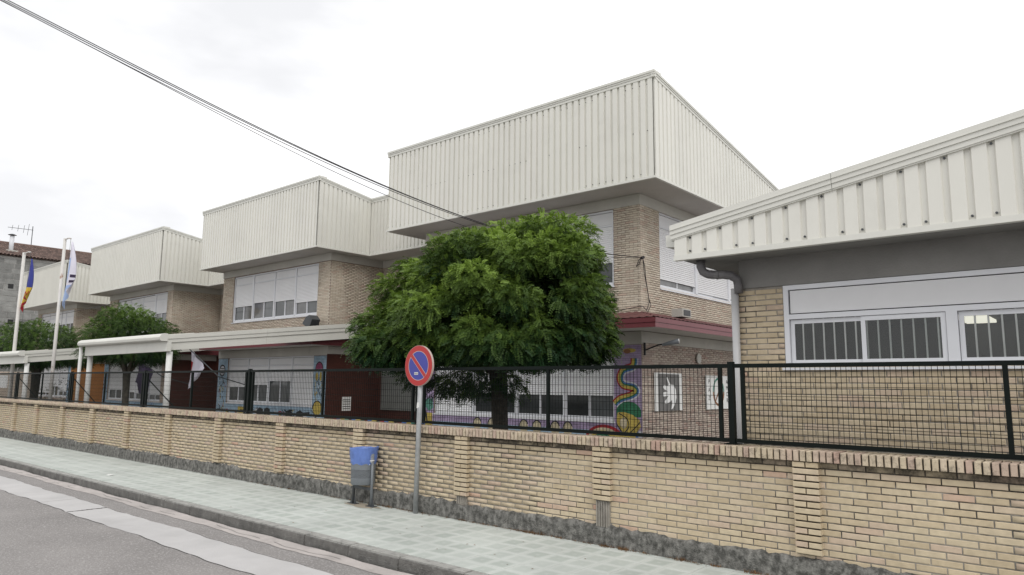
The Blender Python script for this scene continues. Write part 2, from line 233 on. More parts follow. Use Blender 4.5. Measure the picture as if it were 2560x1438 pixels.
# ------------------------------------------------------------------ mesh helpers
def front(Y): return lambda u, o, z: (u, Y - o, z)          # facade facing the street (-Y); u = +X
def side(X): return lambda u, o, z: (X + o, u, z)           # facade facing +X; u = +Y
def sidel(X): return lambda u, o, z: (X - o, -u, z)         # facade facing -X; u = -Y
WORLD = front(0)
class MB:
    def __init__(s): s.v = []; s.f = []; s.m = []; s.mats = []
    def mi(s, mat):
        if mat not in s.mats: s.mats.append(mat)
        return s.mats.index(mat)
    def sbox(s, fr, u0, u1, o0, o1, a0, a1, b0, b1, mat=None):
        """box whose bottom/top run a0..a1 at u0 and b0..b1 at u1"""
        k = len(s.v)
        s.v += [fr(u0, o0, a0), fr(u1, o0, b0), fr(u1, o1, b0), fr(u0, o1, a0), fr(u0, o0, a1), fr(u1, o0, b1), fr(u1, o1, b1), fr(u0, o1, a1)]
        q = s.mi(mat) if mat else 0
        for f in ((0, 1, 2, 3), (4, 7, 6, 5), (0, 4, 5, 1), (1, 5, 6, 2), (2, 6, 7, 3), (3, 7, 4, 0)):
            s.f.append(tuple(k + i for i in f)); s.m.append(q)
        return s
    def box(s, fr, u0, u1, o0, o1, w0, w1, mat=None): return s.sbox(fr, u0, u1, o0, o1, w0, w1, w0, w1, mat)
    def wb(s, x0, x1, y0, y1, z0, z1, mat=None): return s.box(WORLD, x0, x1, -y1, -y0, z0, z1, mat)
    def face(s, pts, mat=None):
        k = len(s.v); s.v += [tuple(p) for p in pts]; s.f.append(tuple(range(k, k + len(pts)))); s.m.append(s.mi(mat) if mat else 0); return s
    def prism(s, fr, pts, o0, o1, mat=None):
        """outline (u,w) extruded from o0 to o1"""
        k = len(s.v); n = len(pts); q = s.mi(mat) if mat else 0
        s.v += [fr(u, o0, z) for u, z in pts] + [fr(u, o1, z) for u, z in pts]
        s.f.append(tuple(range(k, k + n))); s.f.append(tuple(range(k + 2 * n - 1, k + n - 1, -1))); s.m += [q, q]
        for i in range(n):
            j = (i + 1) % n; s.f.append((k + i, k + n + i, k + n + j, k + j)); s.m.append(q)
        return s
    def tube(s, pts, r, n=8, mat=None, cap=True):
        pts = [Vector(p) for p in pts]; k = len(s.v); q = s.mi(mat) if mat else 0
        rs = r if isinstance(r, (list, tuple)) else [r] * len(pts)
        ref = None
        for i, p in enumerate(pts):
            d = (pts[min(i + 1, len(pts) - 1)] - pts[max(i - 1, 0)]).normalized()
            if ref is None:
                ref = d.orthogonal().normalized() if abs(d.z) < 0.99 else Vector((1, 0, 0))
            a = (ref - d * ref.dot(d)).normalized(); b = d.cross(a); ref = a
            for j in range(n):
                t = 2 * math.pi * j / n; s.v.append(tuple(p + (a * math.cos(t) + b * math.sin(t)) * rs[i]))
        for i in range(len(pts) - 1):
            for j in range(n):
                jj = (j + 1) % n; s.f.append((k + i * n + j, k + i * n + jj, k + (i + 1) * n + jj, k + (i + 1) * n + j)); s.m.append(q)
        if cap:
            s.f.append(tuple(k + j for j in reversed(range(n)))); s.f.append(tuple(k + (len(pts) - 1) * n + j for j in range(n))); s.m += [q, q]
        return s
    def lathe(s, c, prof, n=20, mat=None):
        k = len(s.v); q = s.mi(mat) if mat else 0
        for r, z in prof:
            for j in range(n):
                t = 2 * math.pi * j / n; s.v.append((c[0] + r * math.cos(t), c[1] + r * math.sin(t), z))
        for i in range(len(prof) - 1):
            for j in range(n):
                jj = (j + 1) % n; s.f.append((k + i * n + j, k + i * n + jj, k + (i + 1) * n + jj, k + (i + 1) * n + j)); s.m.append(q)
        return s
    def build(s, name, mat=None, parent=None, smooth=False, **props):
        me = bpy.data.meshes.new(name); me.from_pydata(s.v, [], s.f)
        if s.mats:
            for x in s.mats: me.materials.append(M[x])
            me.polygons.foreach_set('material_index', s.m)
        else: me.materials.append(M[mat])
        if smooth: me.polygons.foreach_set('use_smooth', [True] * len(me.polygons))
        me.update()
        return link(name, me, parent, **props)
def link(name, me, parent=None, loc=None, **props):
    o = bpy.data.objects.new(name, me); COL.objects.link(o)
    if loc is not None: o.location = loc
    if parent is not None: attach(o, parent)
    for k, v in props.items(): o[k] = v
    return o
def attach(o, parent):
    o.parent = parent
    if parent.type == 'EMPTY': o.matrix_parent_inverse = Matrix.Translation(-parent.location)
def thing(name, label, cat, loc=(0, 0, 0), group=None):
    e = bpy.data.objects.new(name, None); COL.objects.link(e); e.location = loc; e.empty_display_size = 0.2
    e['label'] = label; e['category'] = cat
    if group: e['group'] = group
    return e
def tag(o, label, cat, group=None):
    o['label'] = label; o['category'] = cat
    if group: o['group'] = group
    return o
def np_mesh(name, V, F, mat, parent=None, tint=None, **props):
    me = bpy.data.meshes.new(name); n = len(F); k = F.shape[1]
    me.vertices.add(len(V)); me.vertices.foreach_set('co', V.astype(np.float32).ravel())
    me.loops.add(n * k); me.loops.foreach_set('vertex_index', F.astype(np.int32).ravel())
    me.polygons.add(n); me.polygons.foreach_set('loop_start', np.arange(0, n * k, k, dtype=np.int32)); me.polygons.foreach_set('loop_total', np.full(n, k, dtype=np.int32))
    if tint is not None:
        a = me.attributes.new('tint', 'FLOAT', 'POINT'); a.data.foreach_set('value', tint.astype(np.float32))
    me.materials.append(M[mat]); me.update(calc_edges=True); me.validate()
    return link(name, me, parent, **props)
def view(p):
    """image position (0..1, 0..1) and depth of a world point"""
    d = Vector(p) - Vector((0, 0, CH)); z = d.dot(FWD)
    if z < 0.2: return None
    return 0.5 + FPX * d.dot(RGT) / z / 2560, 0.5 - FPX * d.dot(UPV) / z / 1438, z
def in_view(p, m=0.01):
    q = view(p); return q is not None and -m < q[0] < 1 + m and -m < q[1] < 1 + m

# ------------------------------------------------------------------ bricks
def lay(kind, plane, u0, u1, w0, w1, holes=(), pl=0.25, ph=0.064, jt=0.011, depth=0.05, proud=0.0, hjt=None, mat='brick', off=0.0):
    """stretcher bond; returns [(centre xyz, length, height, depth, kind, mat)]"""
    out = []; hjt = hjt or jt; rows = int(round((w1 - w0) / ph))
    for r in range(rows):
        z = w0 + (r + 0.5) * ph; iv = [(u0, u1)]
        for (a, b, c, d) in holes:
            if c < z < d:
                nv = []
                for (p, q) in iv:
                    if b <= p or a >= q: nv.append((p, q)); continue
                    if a > p: nv.append((p, a))
                    if b < q: nv.append((b, q))
                iv = nv
        s0 = u0 - pl + (pl / 2 if r % 2 else 0) + off; k = 0
        for (p, q) in iv:
            i0 = math.floor((p - s0) / pl)
            u = s0 + i0 * pl
            while u < q:
                a, b = max(u, p), min(u + pl, q)
                if b - a > 0.04:
                    uc = (a + b) / 2; l = b - a - jt; pr = proud + random.uniform(-0.002, 0.002)
                    c = (uc, plane - pr, z) if kind == 'f' else (plane + pr, uc, z)
                    out.append((c, l, ph - hjt, depth, kind, mat))
                u += pl
    return out
_BM = {}
def brick_mesh(l, h, d, mat, name='brick'):
    """brick with chipped chamfered front; front face at y=0, runs to y=+d"""
    key = (round(l, 3), round(h, 3), round(d, 3), mat, random.randrange(5))
    if key in _BM: return _BM[key]
    c = 0.005; j = lambda a=0.0016: random.uniform(-a, a)
    a, b = l / 2, h / 2
    V = [(-a + c + j(), j(.001), -b + c + j()), (a - c + j(), j(.001), -b + c + j()), (a - c + j(), j(.001), b - c + j()), (-a + c + j(), j(.001), b - c + j())]
    V += [(-a, c, -b), (a, c, -b), (a, c, b), (-a, c, b), (-a, d, -b), (a, d, -b), (a, d, b), (-a, d, b)]
    F = [(0, 1, 2, 3), (4, 5, 1, 0), (5, 6, 2, 1), (6, 7, 3, 2), (7, 4, 0, 3), (8, 9, 5, 4), (9, 10, 6, 5), (10, 11, 7, 6), (11, 8, 4, 7)]
    me = bpy.data.meshes.new('brick'); me.from_pydata(V, [], F); me.materials.append(M[mat]); me.update(); _BM[key] = me
    return me
def put_brick(b, parent, name='brick'):
    c, l, h, d, kind, mat = b
    o = bpy.data.objects.new(name, brick_mesh(l, h, d, mat)); COL.objects.link(o); o.location = c
    o.rotation_euler = (0, random.uniform(-.004, .004), (math.pi / 2 if kind == 's' else 0) + random.uniform(-.004, .004))
    attach(o, parent)
_BF = np.array([(0, 1, 2, 3), (4, 5, 1, 0), (5, 6, 2, 1), (6, 7, 3, 2), (7, 4, 0, 3)])
def brick_stuff(bs, parent, mat, name):
    if not bs: return
    n = len(bs); C = np.array([b[0] for b in bs]); A = np.array([b[1] for b in bs]) / 2; B = np.array([b[2] for b in bs]) / 2; D = np.array([b[3] for b in bs])
    sd = np.array([b[4] == 's' for b in bs]); V = np.zeros((n, 8, 3))
    for i, (sx, sz) in enumerate(((-1, -1), (1, -1), (1, 1), (-1, 1))):
        for k, (ins, dep) in enumerate(((0.003, 0.0), (0.0, 1.0))):
            u = sx * (A - ins); y = dep * D; z = sz * (B - ins)
            V[:, i + 4 * k, 0] = np.where(sd, -y, u); V[:, i + 4 * k, 1] = np.where(sd, u, y); V[:, i + 4 * k, 2] = z
    V += C[:, None, :]
    F = (_BF[None] + (np.arange(n) * 8)[:, None, None]).reshape(-1, 4)
    return np_mesh(name, V.reshape(-1, 3), F, mat, parent, kind='stuff')
def place_bricks(bs, parent, limit=300, name='brick', stuff='brickwork', vis=None):
    """the `limit` bricks that show largest become parts, the rest one stuff part per material"""
    sc = []
    for i, b in enumerate(bs):
        q = view(b[0]); ok = q is not None and 0 <= q[0] <= 1 and 0 <= q[1] <= 1 and b[1] > 0.08 and (vis is None or vis(b[0]))
        sc.append((q[2] if ok else 1e9, i))
    sc.sort(); top = {i for z, i in sc[:limit] if z < 1e8}; rest = {}
    for i, b in enumerate(bs):
        if i in top: put_brick(b, parent, name)
        else: rest.setdefault(b[5], []).append(b)
    for m, l in rest.items(): brick_stuff(l, parent, m, stuff)
def core(mb, fr, u0, u1, o0, o1, w0, w1, holes, mat=None):
    """slab with rectangular holes, cut into boxes"""
    us = sorted({u0, u1, *[min(max(h[i], u0), u1) for h in holes for i in (0, 1)]})
    for a, b in zip(us, us[1:]):
        m = (a + b) / 2; ws = [w0, w1]
        cut = sorted([(h[2], h[3]) for h in holes if h[0] < m < h[1]]); z = w0
        for c, d in cut:
            if c > z: mb.box(fr, a, b, o0, o1, z, c, mat)
            z = max(z, d)
        if z < w1: mb.box(fr, a, b, o0, o1, z, w1, mat)
    return mb

# ================================================================== SETTING
X0, X1 = -34.0, 3.2
g = MB(); g.face([(-900, -900, -0.30), (900, -900, -0.30), (900, 900, -0.30), (-900, 900, -0.30)]); g.build('ground', 'yard', kind='structure')
g = MB(); g.wb(-200, 60, -8, 5.36, -0.27, -0.125); g.build('road', 'road', kind='structure')
def wob(x, s=1.0): return s * (0.018 * math.sin(x * 1.7) + 0.012 * math.sin(x * 4.3 + 1) + 0.008 * math.sin(x * 11.0))
def ribbon(name, mat, xa, xb, ya, yb, z, st=0.25, wv=1.0, gap=0, same=9, **pr):
    mb = MB(); n = max(2, int((xb - xa) / st)); xs = [xa + (xb - xa) * i / n for i in range(n + 1)]
    for p, q in zip(xs, xs[1:]):
        if gap and math.sin(p * 3.1) + math.sin(p * 7.7 + 2) + math.sin(p * 1.3) < gap: continue
        mb.face([(p, ya + wob(p, wv), z), (q, ya + wob(q, wv), z), (q, yb + wob(q + same, wv), z), (p, yb + wob(p + same, wv), z)])
    return mb.build(name, mat, **pr)
# concrete strip let into the asphalt, cast in slabs
strip = bpy.data.objects.new('road_strip', None); COL.objects.link(strip); strip['kind'] = 'structure'
cuts = [-60, -45, -34, -25.5, -19.2, -13.98, -12.66, 3.0]
for a, b in zip(cuts, cuts[1:]): ribbon('concrete_slab', 'strip', a + 0.008, b - 0.008, 4.222, 4.79, -0.121, 0.07, 1.0, 0, 0, parent=strip)
ribbon('crack_line', 'crack', -60, 3, 4.212, 4.222, -0.1205, 0.07, 1.0, -.9, 0, parent=strip); ribbon('crack_line', 'crack', -60, 3, 4.790, 4.798, -0.1205, 0.07, 1.0, -.4, 0, parent=strip)
for x in (-12.66,):
    mb = MB()
    for i in range(8):
        y = 4.22 + i * 0.07; mb.face([(x - .03 + random.uniform(-.02, .02), y, -.1200), (x + .025 + random.uniform(-.02, .02), y, -.1200), (x + .03, y + .075, -.1200), (x - .02, y + .075, -.1200)])
    mb.build('crack_line', 'crack', strip)
gut = bpy.data.objects.new('road_gutter', None); COL.objects.link(gut); gut['kind'] = 'structure'
ribbon('gutter_slab', 'gutterc', -80, 3, 5.13, 5.37, -0.120, 0.2, 1.0, parent=gut)
ribbon('crack_line', 'crack', -60, 3, 5.225, 5.231, -0.1165, 0.08, 1.6, -.2, 0, parent=gut)
# kerb of granite stones
kerb = bpy.data.objects.new('kerb', None); COL.objects.link(kerb); kerb['kind'] = 'structure'
x = -60.0
while x < 3:
    l = random.choice((0.9, 1.0, 1.1)); mb = MB(); j = lambda: random.uniform(-.006, .006)
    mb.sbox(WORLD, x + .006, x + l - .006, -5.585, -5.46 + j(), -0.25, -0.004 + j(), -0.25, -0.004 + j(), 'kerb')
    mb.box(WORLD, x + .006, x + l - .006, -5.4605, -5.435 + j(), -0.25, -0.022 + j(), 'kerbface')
    mb.build('kerb_stone', parent=kerb); x += l
# pavement: bed, then 30 cm tiles
pav = MB().wb(-80, 3.2, 5.58, 7.5, -0.2, -0.012).build('pavement', 'mortar_b', kind='structure')
tiles = []; bx = -5.4; TY = [5.595] + [5.83 + 0.3 * k for k in range(6)] + [7.5]
for i in range(-175, 29):
    xa = bx + 0.3 * i
    for a, b in zip(TY, TY[1:]): tiles.append((xa + 0.15, (a + b) / 2, b - a))
def tile_score(t):
    q = view((t[0], t[1], 0)); return q[2] if q and 0 <= q[0] <= 1 and 0 <= q[1] <= 1 else 1e9
tiles.sort(key=tile_score); _T = {}
def tile_mesh(l):
    key = (round(l, 3), random.randrange(3))
    if key not in _T:
        a, b = 0.15 - 0.0018, l / 2 - 0.0018; j = lambda: random.uniform(-.0012, .0012); c = .003
        V = [(-a, -b, -.014), (a, -b, -.014), (a, b, -.014), (-a, b, -.014), (-a, -b, -c + j()), (a, -b, -c + j()), (a, b, -c + j()), (-a, b, -c + j()), (-a + c, -b + c, j()), (a - c, -b + c, j()), (a - c, b - c, j()), (-a + c, b - c, j())]
        me = bpy.data.meshes.new('paving_tile'); me.from_pydata(V, [], [(0, 1, 5, 4), (1, 2, 6, 5), (2, 3, 7, 6), (3, 0, 4, 7), (4, 5, 9, 8), (5, 6, 10, 9), (6, 7, 11, 10), (7, 4, 8, 11), (8, 9, 10, 11)]); me.materials.append(M['tile']); me.update(); _T[key] = me
    return _T[key]
for t in tiles[:300]: link('paving_tile', tile_mesh(t[2]), pav, (t[0], t[1], random.uniform(-.002, .001)))
mb = MB()
for t in tiles[300:]: mb.wb(t[0] - .148, t[0] + .148, t[1] - t[2] / 2 + .002, t[1] + t[2] / 2 - .002, -.014, random.uniform(-.002, .001))
mb.build('paving', 'tile', pav, kind='stuff')
MB().wb(-150, 40, 7.75, 120, -0.25, 0.08).build('school_yard', 'yard', kind='structure')

# ================================================================== BOUNDARY WALL
wall = thing('boundary_wall', 'long low yellow brick wall with brick coping and mossy concrete footing beside the pavement', 'wall', (-5, 7.6, 0))
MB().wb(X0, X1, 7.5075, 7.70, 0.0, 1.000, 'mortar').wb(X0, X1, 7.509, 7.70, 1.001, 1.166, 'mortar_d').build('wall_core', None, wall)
rows = lay('f', 7.5, X0, X1, 0.2, 1.16, pl=0.25, ph=0.064, jt=0.011, depth=0.05)
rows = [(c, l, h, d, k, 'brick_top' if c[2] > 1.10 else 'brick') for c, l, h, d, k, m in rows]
PIL = [-32.4, -30.2, -28.04, -25.88, -23.63, -21.36, -19.09, -16.82, -14.51, -12.18, -9.84, -7.47, -5.09, -2.67, -0.28]
rows = [b for b in rows if not any(p + .01 < b[0][0] < p + .24 and b[0][0] - b[1] / 2 > p - .005 and b[0][0] + b[1] / 2 < p + .255 for p in PIL)]
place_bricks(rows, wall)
cop = []; x = X0
while x < X1:
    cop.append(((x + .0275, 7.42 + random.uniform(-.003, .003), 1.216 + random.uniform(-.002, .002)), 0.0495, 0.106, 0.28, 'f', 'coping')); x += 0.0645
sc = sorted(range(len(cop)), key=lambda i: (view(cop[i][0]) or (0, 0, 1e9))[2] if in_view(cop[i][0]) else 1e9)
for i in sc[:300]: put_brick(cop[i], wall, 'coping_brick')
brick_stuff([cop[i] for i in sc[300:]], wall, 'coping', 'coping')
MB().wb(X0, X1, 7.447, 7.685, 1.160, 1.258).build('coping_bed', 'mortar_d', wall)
for p in PIL:
    lo = {-5.09: 5, -7.47: 2, -2.67: 1}.get(p, 1)
    pc = MB().wb(p + .010, p + .236, 7.456, 7.515, 0.2 + lo * .064, 1.158).build('pilaster', 'mortar_d', wall)
    for r in range(lo, 15):
        z = .2 + (r + .5) * .064
        if r % 2: put_brick(((p + .125, 7.436, z), .252, .049, .07, 'f', 'brick'), pc)
        else:
            for s in (-1, 1): put_brick(((p + .125 + s * .0655, 7.436, z), .119, .049, .07, 'f', 'brick'), pc)
    if lo > 1:
        mbb = MB()
        for i in range(5): mbb.wb(p + .04 + .035 * i, p + .055 + .035 * i, 7.46, 7.515, .215, .2 + lo * .064 - .01)
        mbb.wb(p + .03, p + .22, 7.475, 7.516, .2, .2 + lo * .064); mbb.build('broken_pilaster_base', 'mortar', wall)
# rough concrete footing
n = int((X1 - X0) / .07); V = []; F = []
for i in range(n + 1):
    x = X0 + (X1 - X0) * i / n; t = (x - X0) / (X1 - X0); top = 0.262 - 0.05 * t + 0.012 * math.sin(x * 2.1) + random.uniform(-.014, .014)
    for (y, z) in ((7.452, -.01), (7.462, .07), (7.458, .14), (7.462, top - .045), (7.474, top - .012), (7.515, top + .014)):
        V.append((x, y + random.uniform(-.007, .007), z + (random.uniform(-.008, .008) if z > 0 else 0)))
for i in range(n):
    for k in range(5): F.append((i * 6 + k, (i + 1) * 6 + k, (i + 1) * 6 + k + 1, i * 6 + k + 1))
np_mesh('plinth', np.array(V), np.array(F), 'plinth', wall)
# moss and dead weeds along the footing
def tuft(mbs, x, y, z, n, h, sp):
    for _ in range(n):
        a = random.uniform(0, 6.28); r = random.uniform(0, sp); px, py = x + r * math.cos(a), y - abs(r * math.sin(a)) * .6
        dx, dy, dz = random.uniform(-.03, .03), random.uniform(-.03, .01), random.uniform(.2, 1) * h; wd = random.uniform(.002, .005)
        mbs.face([(px - wd, py, z), (px + wd, py, z), (px + dx, py + dy, z + dz)])
mb = MB()
for _ in range(150):
    x = random.uniform(-13, -1); tuft(mb, x, 7.452, 0.0, random.randrange(6, 20), random.uniform(.01, .04), random.uniform(.02, .10))
for x, h in ((-4.62, .06), (-4.9, .05), (-3.9, .05), (-5.9, .07), (-6.05, .05), (-8.9, .05), (-3.1, .05), (-2.2, .06)): tuft(mb, x, 7.45, 0, 60, h, .12)
mb.build('dry_weeds', 'dryleaf', kind='stuff', label='dry brown weeds and moss growing along the foot of the brick wall', category='weeds')

# ================================================================== FENCE
fence = thing('mesh_fence', 'black metal fence with welded wire mesh panels standing on the brick wall', 'fence', (-5, 7.65, 1.27))
POSTS = [-33.55, -28.5, -23.46, -18.45, -13.52, -8.46, -3.36, 1.67]; FY = 7.62
def fbox(name, x0, x1, y0, y1, z0, z1): return MB().wb(x0, x1, y0, y1, z0, z1).build(name, 'fence', fence)
for i, p in enumerate(POSTS):
    o = fbox('post', p - .032, p + .032, FY - .03, FY + .03, 1.272, 2.165)
    MB().wb(p - .08, p + .08, FY - .06, FY + .06, 1.2725, 1.283).build('foot_plate', 'fence', o)
for a, b in zip(POSTS, POSTS[1:]):
    a += .035; b -= .035; m = (a + b) / 2
    fbox('top_rail', a, b, FY - .02, FY + .02, 2.098, 2.142); fbox('bottom_rail', a, b, FY - .02, FY + .02, 1.292, 1.334)
    for s0, s1 in ((a + .075, a + .115), (m - .02, m + .02), (b - .115, b - .075)): fbox('stile', s0, s1, FY - .02, FY + .02, 1.334, 2.098)
    for p, q in ((a + .115, m - .02), (m + .02, b - .115)):
        mb = MB(); nx = int((q - p) / .0495)
        for k in range(1, nx): u = p + (q - p) * k / nx; mb.wb(u - .0022, u + .0022, FY - .0024, FY + .0024, 1.334, 2.098)
        for k in range(7): z = 1.394 + .1005 * k; mb.wb(p, q, FY + .0026, FY + .0074, z - .0024, z + .0024)
        mb.build('wire_mesh', 'fence', fence)
for p, s in ((-23.46, 1), (-28.5, 1), (-18.45, 1)):
    MB().tube([(p + .05, FY + .05, 1.95), (p + .75 * s, FY + .42, 1.28)], .014, 6).build('brace', 'fence', fence)

# ================================================================== SCHOOL BUILDINGS
def clad(parent, fr, u0, u1, wb, wt0, wt1, pitch=0.19, per=5, lead=0.0, dp=.040):
    """trapezoidal sheet cladding in sheets of `per` ribs; top runs wt0..wt1"""
    H = lambda u: wt0 + (wt1 - wt0) * (u - u0) / (u1 - u0)
    u = u0 + lead; 
    if lead: MB().sbox(fr, u0, u0 + lead, 0.0, .041, wb, H(u0), wb, H(u0 + lead)).build('corner_trim', 'clad', parent)
    while u < u1 - .02:
        e = min(u + per * pitch, u1); pts = [(u, dp)]; v = u
        while v < e - 1e-4:
            for du, o in ((0.002, .002), (.050, .002), (.064, dp), (.186, dp)):
                if v + du <= e: pts.append((v + du, o))
            v += pitch
        pts.append((e, pts[-1][1] if e > u1 - .01 else dp)); mb = MB()
        for (a, oa), (b, ob) in zip(pts, pts[1:]):
            mb.face([fr(a, oa, wb), fr(b, ob, wb), fr(b, ob, H(b)), fr(a, oa, H(a))])
        mb.build('cladding_sheet', 'clad', parent); u = e
def screws(parent, fr, u0, u1, hts, r=0.011):
    mb = MB(); k = 0; u = u0 + .03
    while u < u1:
        for i, h in enumerate(hts):
            if random.random() < .55:
                z = h(u) if callable(h) else h
                mb.prism(fr, [(u + r * math.cos(t), z + r * math.sin(t)) for t in np.arange(6) * math.pi / 3], .005, .015)
        u += .19
    if mb.v: mb.build('screws', 'greyd', parent, kind='stuff')
def eave(parent, fr, u0, u1, t0, t1, h=.165, lap=.0):
    """stepped roof edge trim with its top at t0..t1"""
    mb = MB()
    mb.sbox(fr, u0, u1, -.02, .050, t0 - h, t0 - h * .62, t1 - h, t1 - h * .62); mb.sbox(fr, u0, u1, -.02, .062, t0 - h * .60, t0 - h * .34, t1 - h * .60, t1 - h * .34)
    mb.sbox(fr, u0, u1, -.25, .078, t0 - h * .335, t0, t1 - h * .335, t1); mb.sbox(fr, u0, u1, -.02, .040, t0 - h * .64, t0 - h * .58, t1 - h * .64, t1 - h * .58)
    mb.build('roof_trim', 'trim', parent)
def window(parent, fr, mull, w0, w1, tr, shut, deep=.12, split=True, fw=.07, curt=(), lit=(), sill=True):
    """band of shuttered bays: mull = bay edges, tr = height under the top panels (None: none), shut = shutter bottoms"""
    win = MB(); u0, u1 = mull[0], mull[-1]; d = -deep
    win.box(fr, u0, u1, d, d + .075, w0, w0 + .055); win.box(fr, u0, u1, d, d + .075, w1 - .05, w1)
    for i, u in enumerate(mull):
        a = u - fw / 2 if 0 < i < len(mull) - 1 else (u if i == 0 else u - .05); b = u + fw / 2 if 0 < i < len(mull) - 1 else (u + .05 if i == 0 else u)
        win.box(fr, a, b, d, d + .085, w0 + .055, w1 - .05)
    if sill: win.box(fr, u0 - .03, u1 + .03, d, .03, w0 - .035, w0 - .002)
    wo = win.build('window', 'alu', parent); top = tr if tr else w1 - .05
    for i, (a, b) in enumerate(zip(mull, mull[1:])):
        a += fw / 2 if i else .05; b -= fw / 2 if i < len(mull) - 2 else .05
        if tr:
            MB().box(fr, a, b, d + .01, d + .070, tr - .035, tr).build('transom', 'alu', wo)
            MB().box(fr, a + .012, b - .012, d + .015, d + .058, tr + .008, w1 - .062).build('top_panel', 'panel', wo)
        t2 = top - .04; sb = shut[i]
        if sb < t2:
            mb = MB(); z = t2; pt = .052
            while z > sb + .001:
                c = max(z - pt, sb); m_ = (z + c) / 2
                mb.face([fr(a, d + .045, c), fr(b, d + .045, c), fr(b, d + .060, m_), fr(a, d + .060, m_)]); mb.face([fr(a, d + .060, m_), fr(b, d + .060, m_), fr(b, d + .047, z), fr(a, d + .047, z)])
                z = c
            mb.box(fr, a, b, d + .035, d + .066, sb - .03, sb); mb.build('shutter', 'shutter', wo)
        if sb > w0 + .12:
            c = (a + b) / 2; zt = max(sb, w0 + .2)
            for k, (p, q) in enumerate(((a, c + .012), (c - .012, b))):
                o0 = d + .012 if k else d + .030; sh = MB(); e = .036
                sh.box(fr, p, p + e, o0 - .02, o0 + .012, w0 + .055, zt); sh.box(fr, q - e, q, o0 - .02, o0 + .012, w0 + .055, zt); sh.box(fr, p + e, q - e, o0 - .02, o0 + .012, w0 + .055, w0 + .055 + .05)
                sh.build('sash', 'alu', wo)
                MB().box(fr, p + e, q - e, o0 - .012, o0 - .004, w0 + .105, zt + .02).build('pane', 'curtain' if (i * 2 + k) in curt else 'glass', wo)
    MB().box(fr, u0 + .01, u1 - .01, d - .10, d - .025, w0, w1).build('window_backing', 'darkdoor', wo)
    return wo
def poly(fr, pts, o, mat, name, parent, th=.003):
    return MB().prism(fr, pts, o - th, o).build(name, mat, parent)
def band_of(pts, wd):
    """offset a polyline into a ribbon outline"""
    L_, R_ = [], []
    for i, p in enumerate(pts):
        q0 = pts[max(i - 1, 0)]; q1 = pts[min(i + 1, len(pts) - 1)]; dx, dz = q1[0] - q0[0], q1[1] - q0[1]; l = math.hypot(dx, dz) or 1
        L_.append((p[0] - dz / l * wd, p[1] + dx / l * wd)); R_.append((p[0] + dz / l * wd, p[1] - dx / l * wd))
    return L_ + R_[::-1]
def ell(cx, cz, a, b, n=20, t0=0, t1=2 * math.pi): return [(cx + a * math.cos(t0 + (t1 - t0) * i / n), cz + b * math.sin(t0 + (t1 - t0) * i / n)) for i in range(n if abs(t1 - t0 - 2 * math.pi) < .01 else n + 1)]
def text_mesh(s, size, mat):
    cu = bpy.data.curves.new('t', 'FONT'); cu.body = s; cu.size = size; cu.extrude = .001; cu.align_x = 'CENTER'; cu.align_y = 'CENTER'
    ob = bpy.data.objects.new('t', cu); COL.objects.link(ob); dg = bpy.context.evaluated_depsgraph_get(); me = bpy.data.meshes.new_from_object(ob.evaluated_get(dg))
    bpy.data.objects.remove(ob); bpy.data.curves.remove(cu); me.materials.clear(); me.materials.append(M[mat]); return me

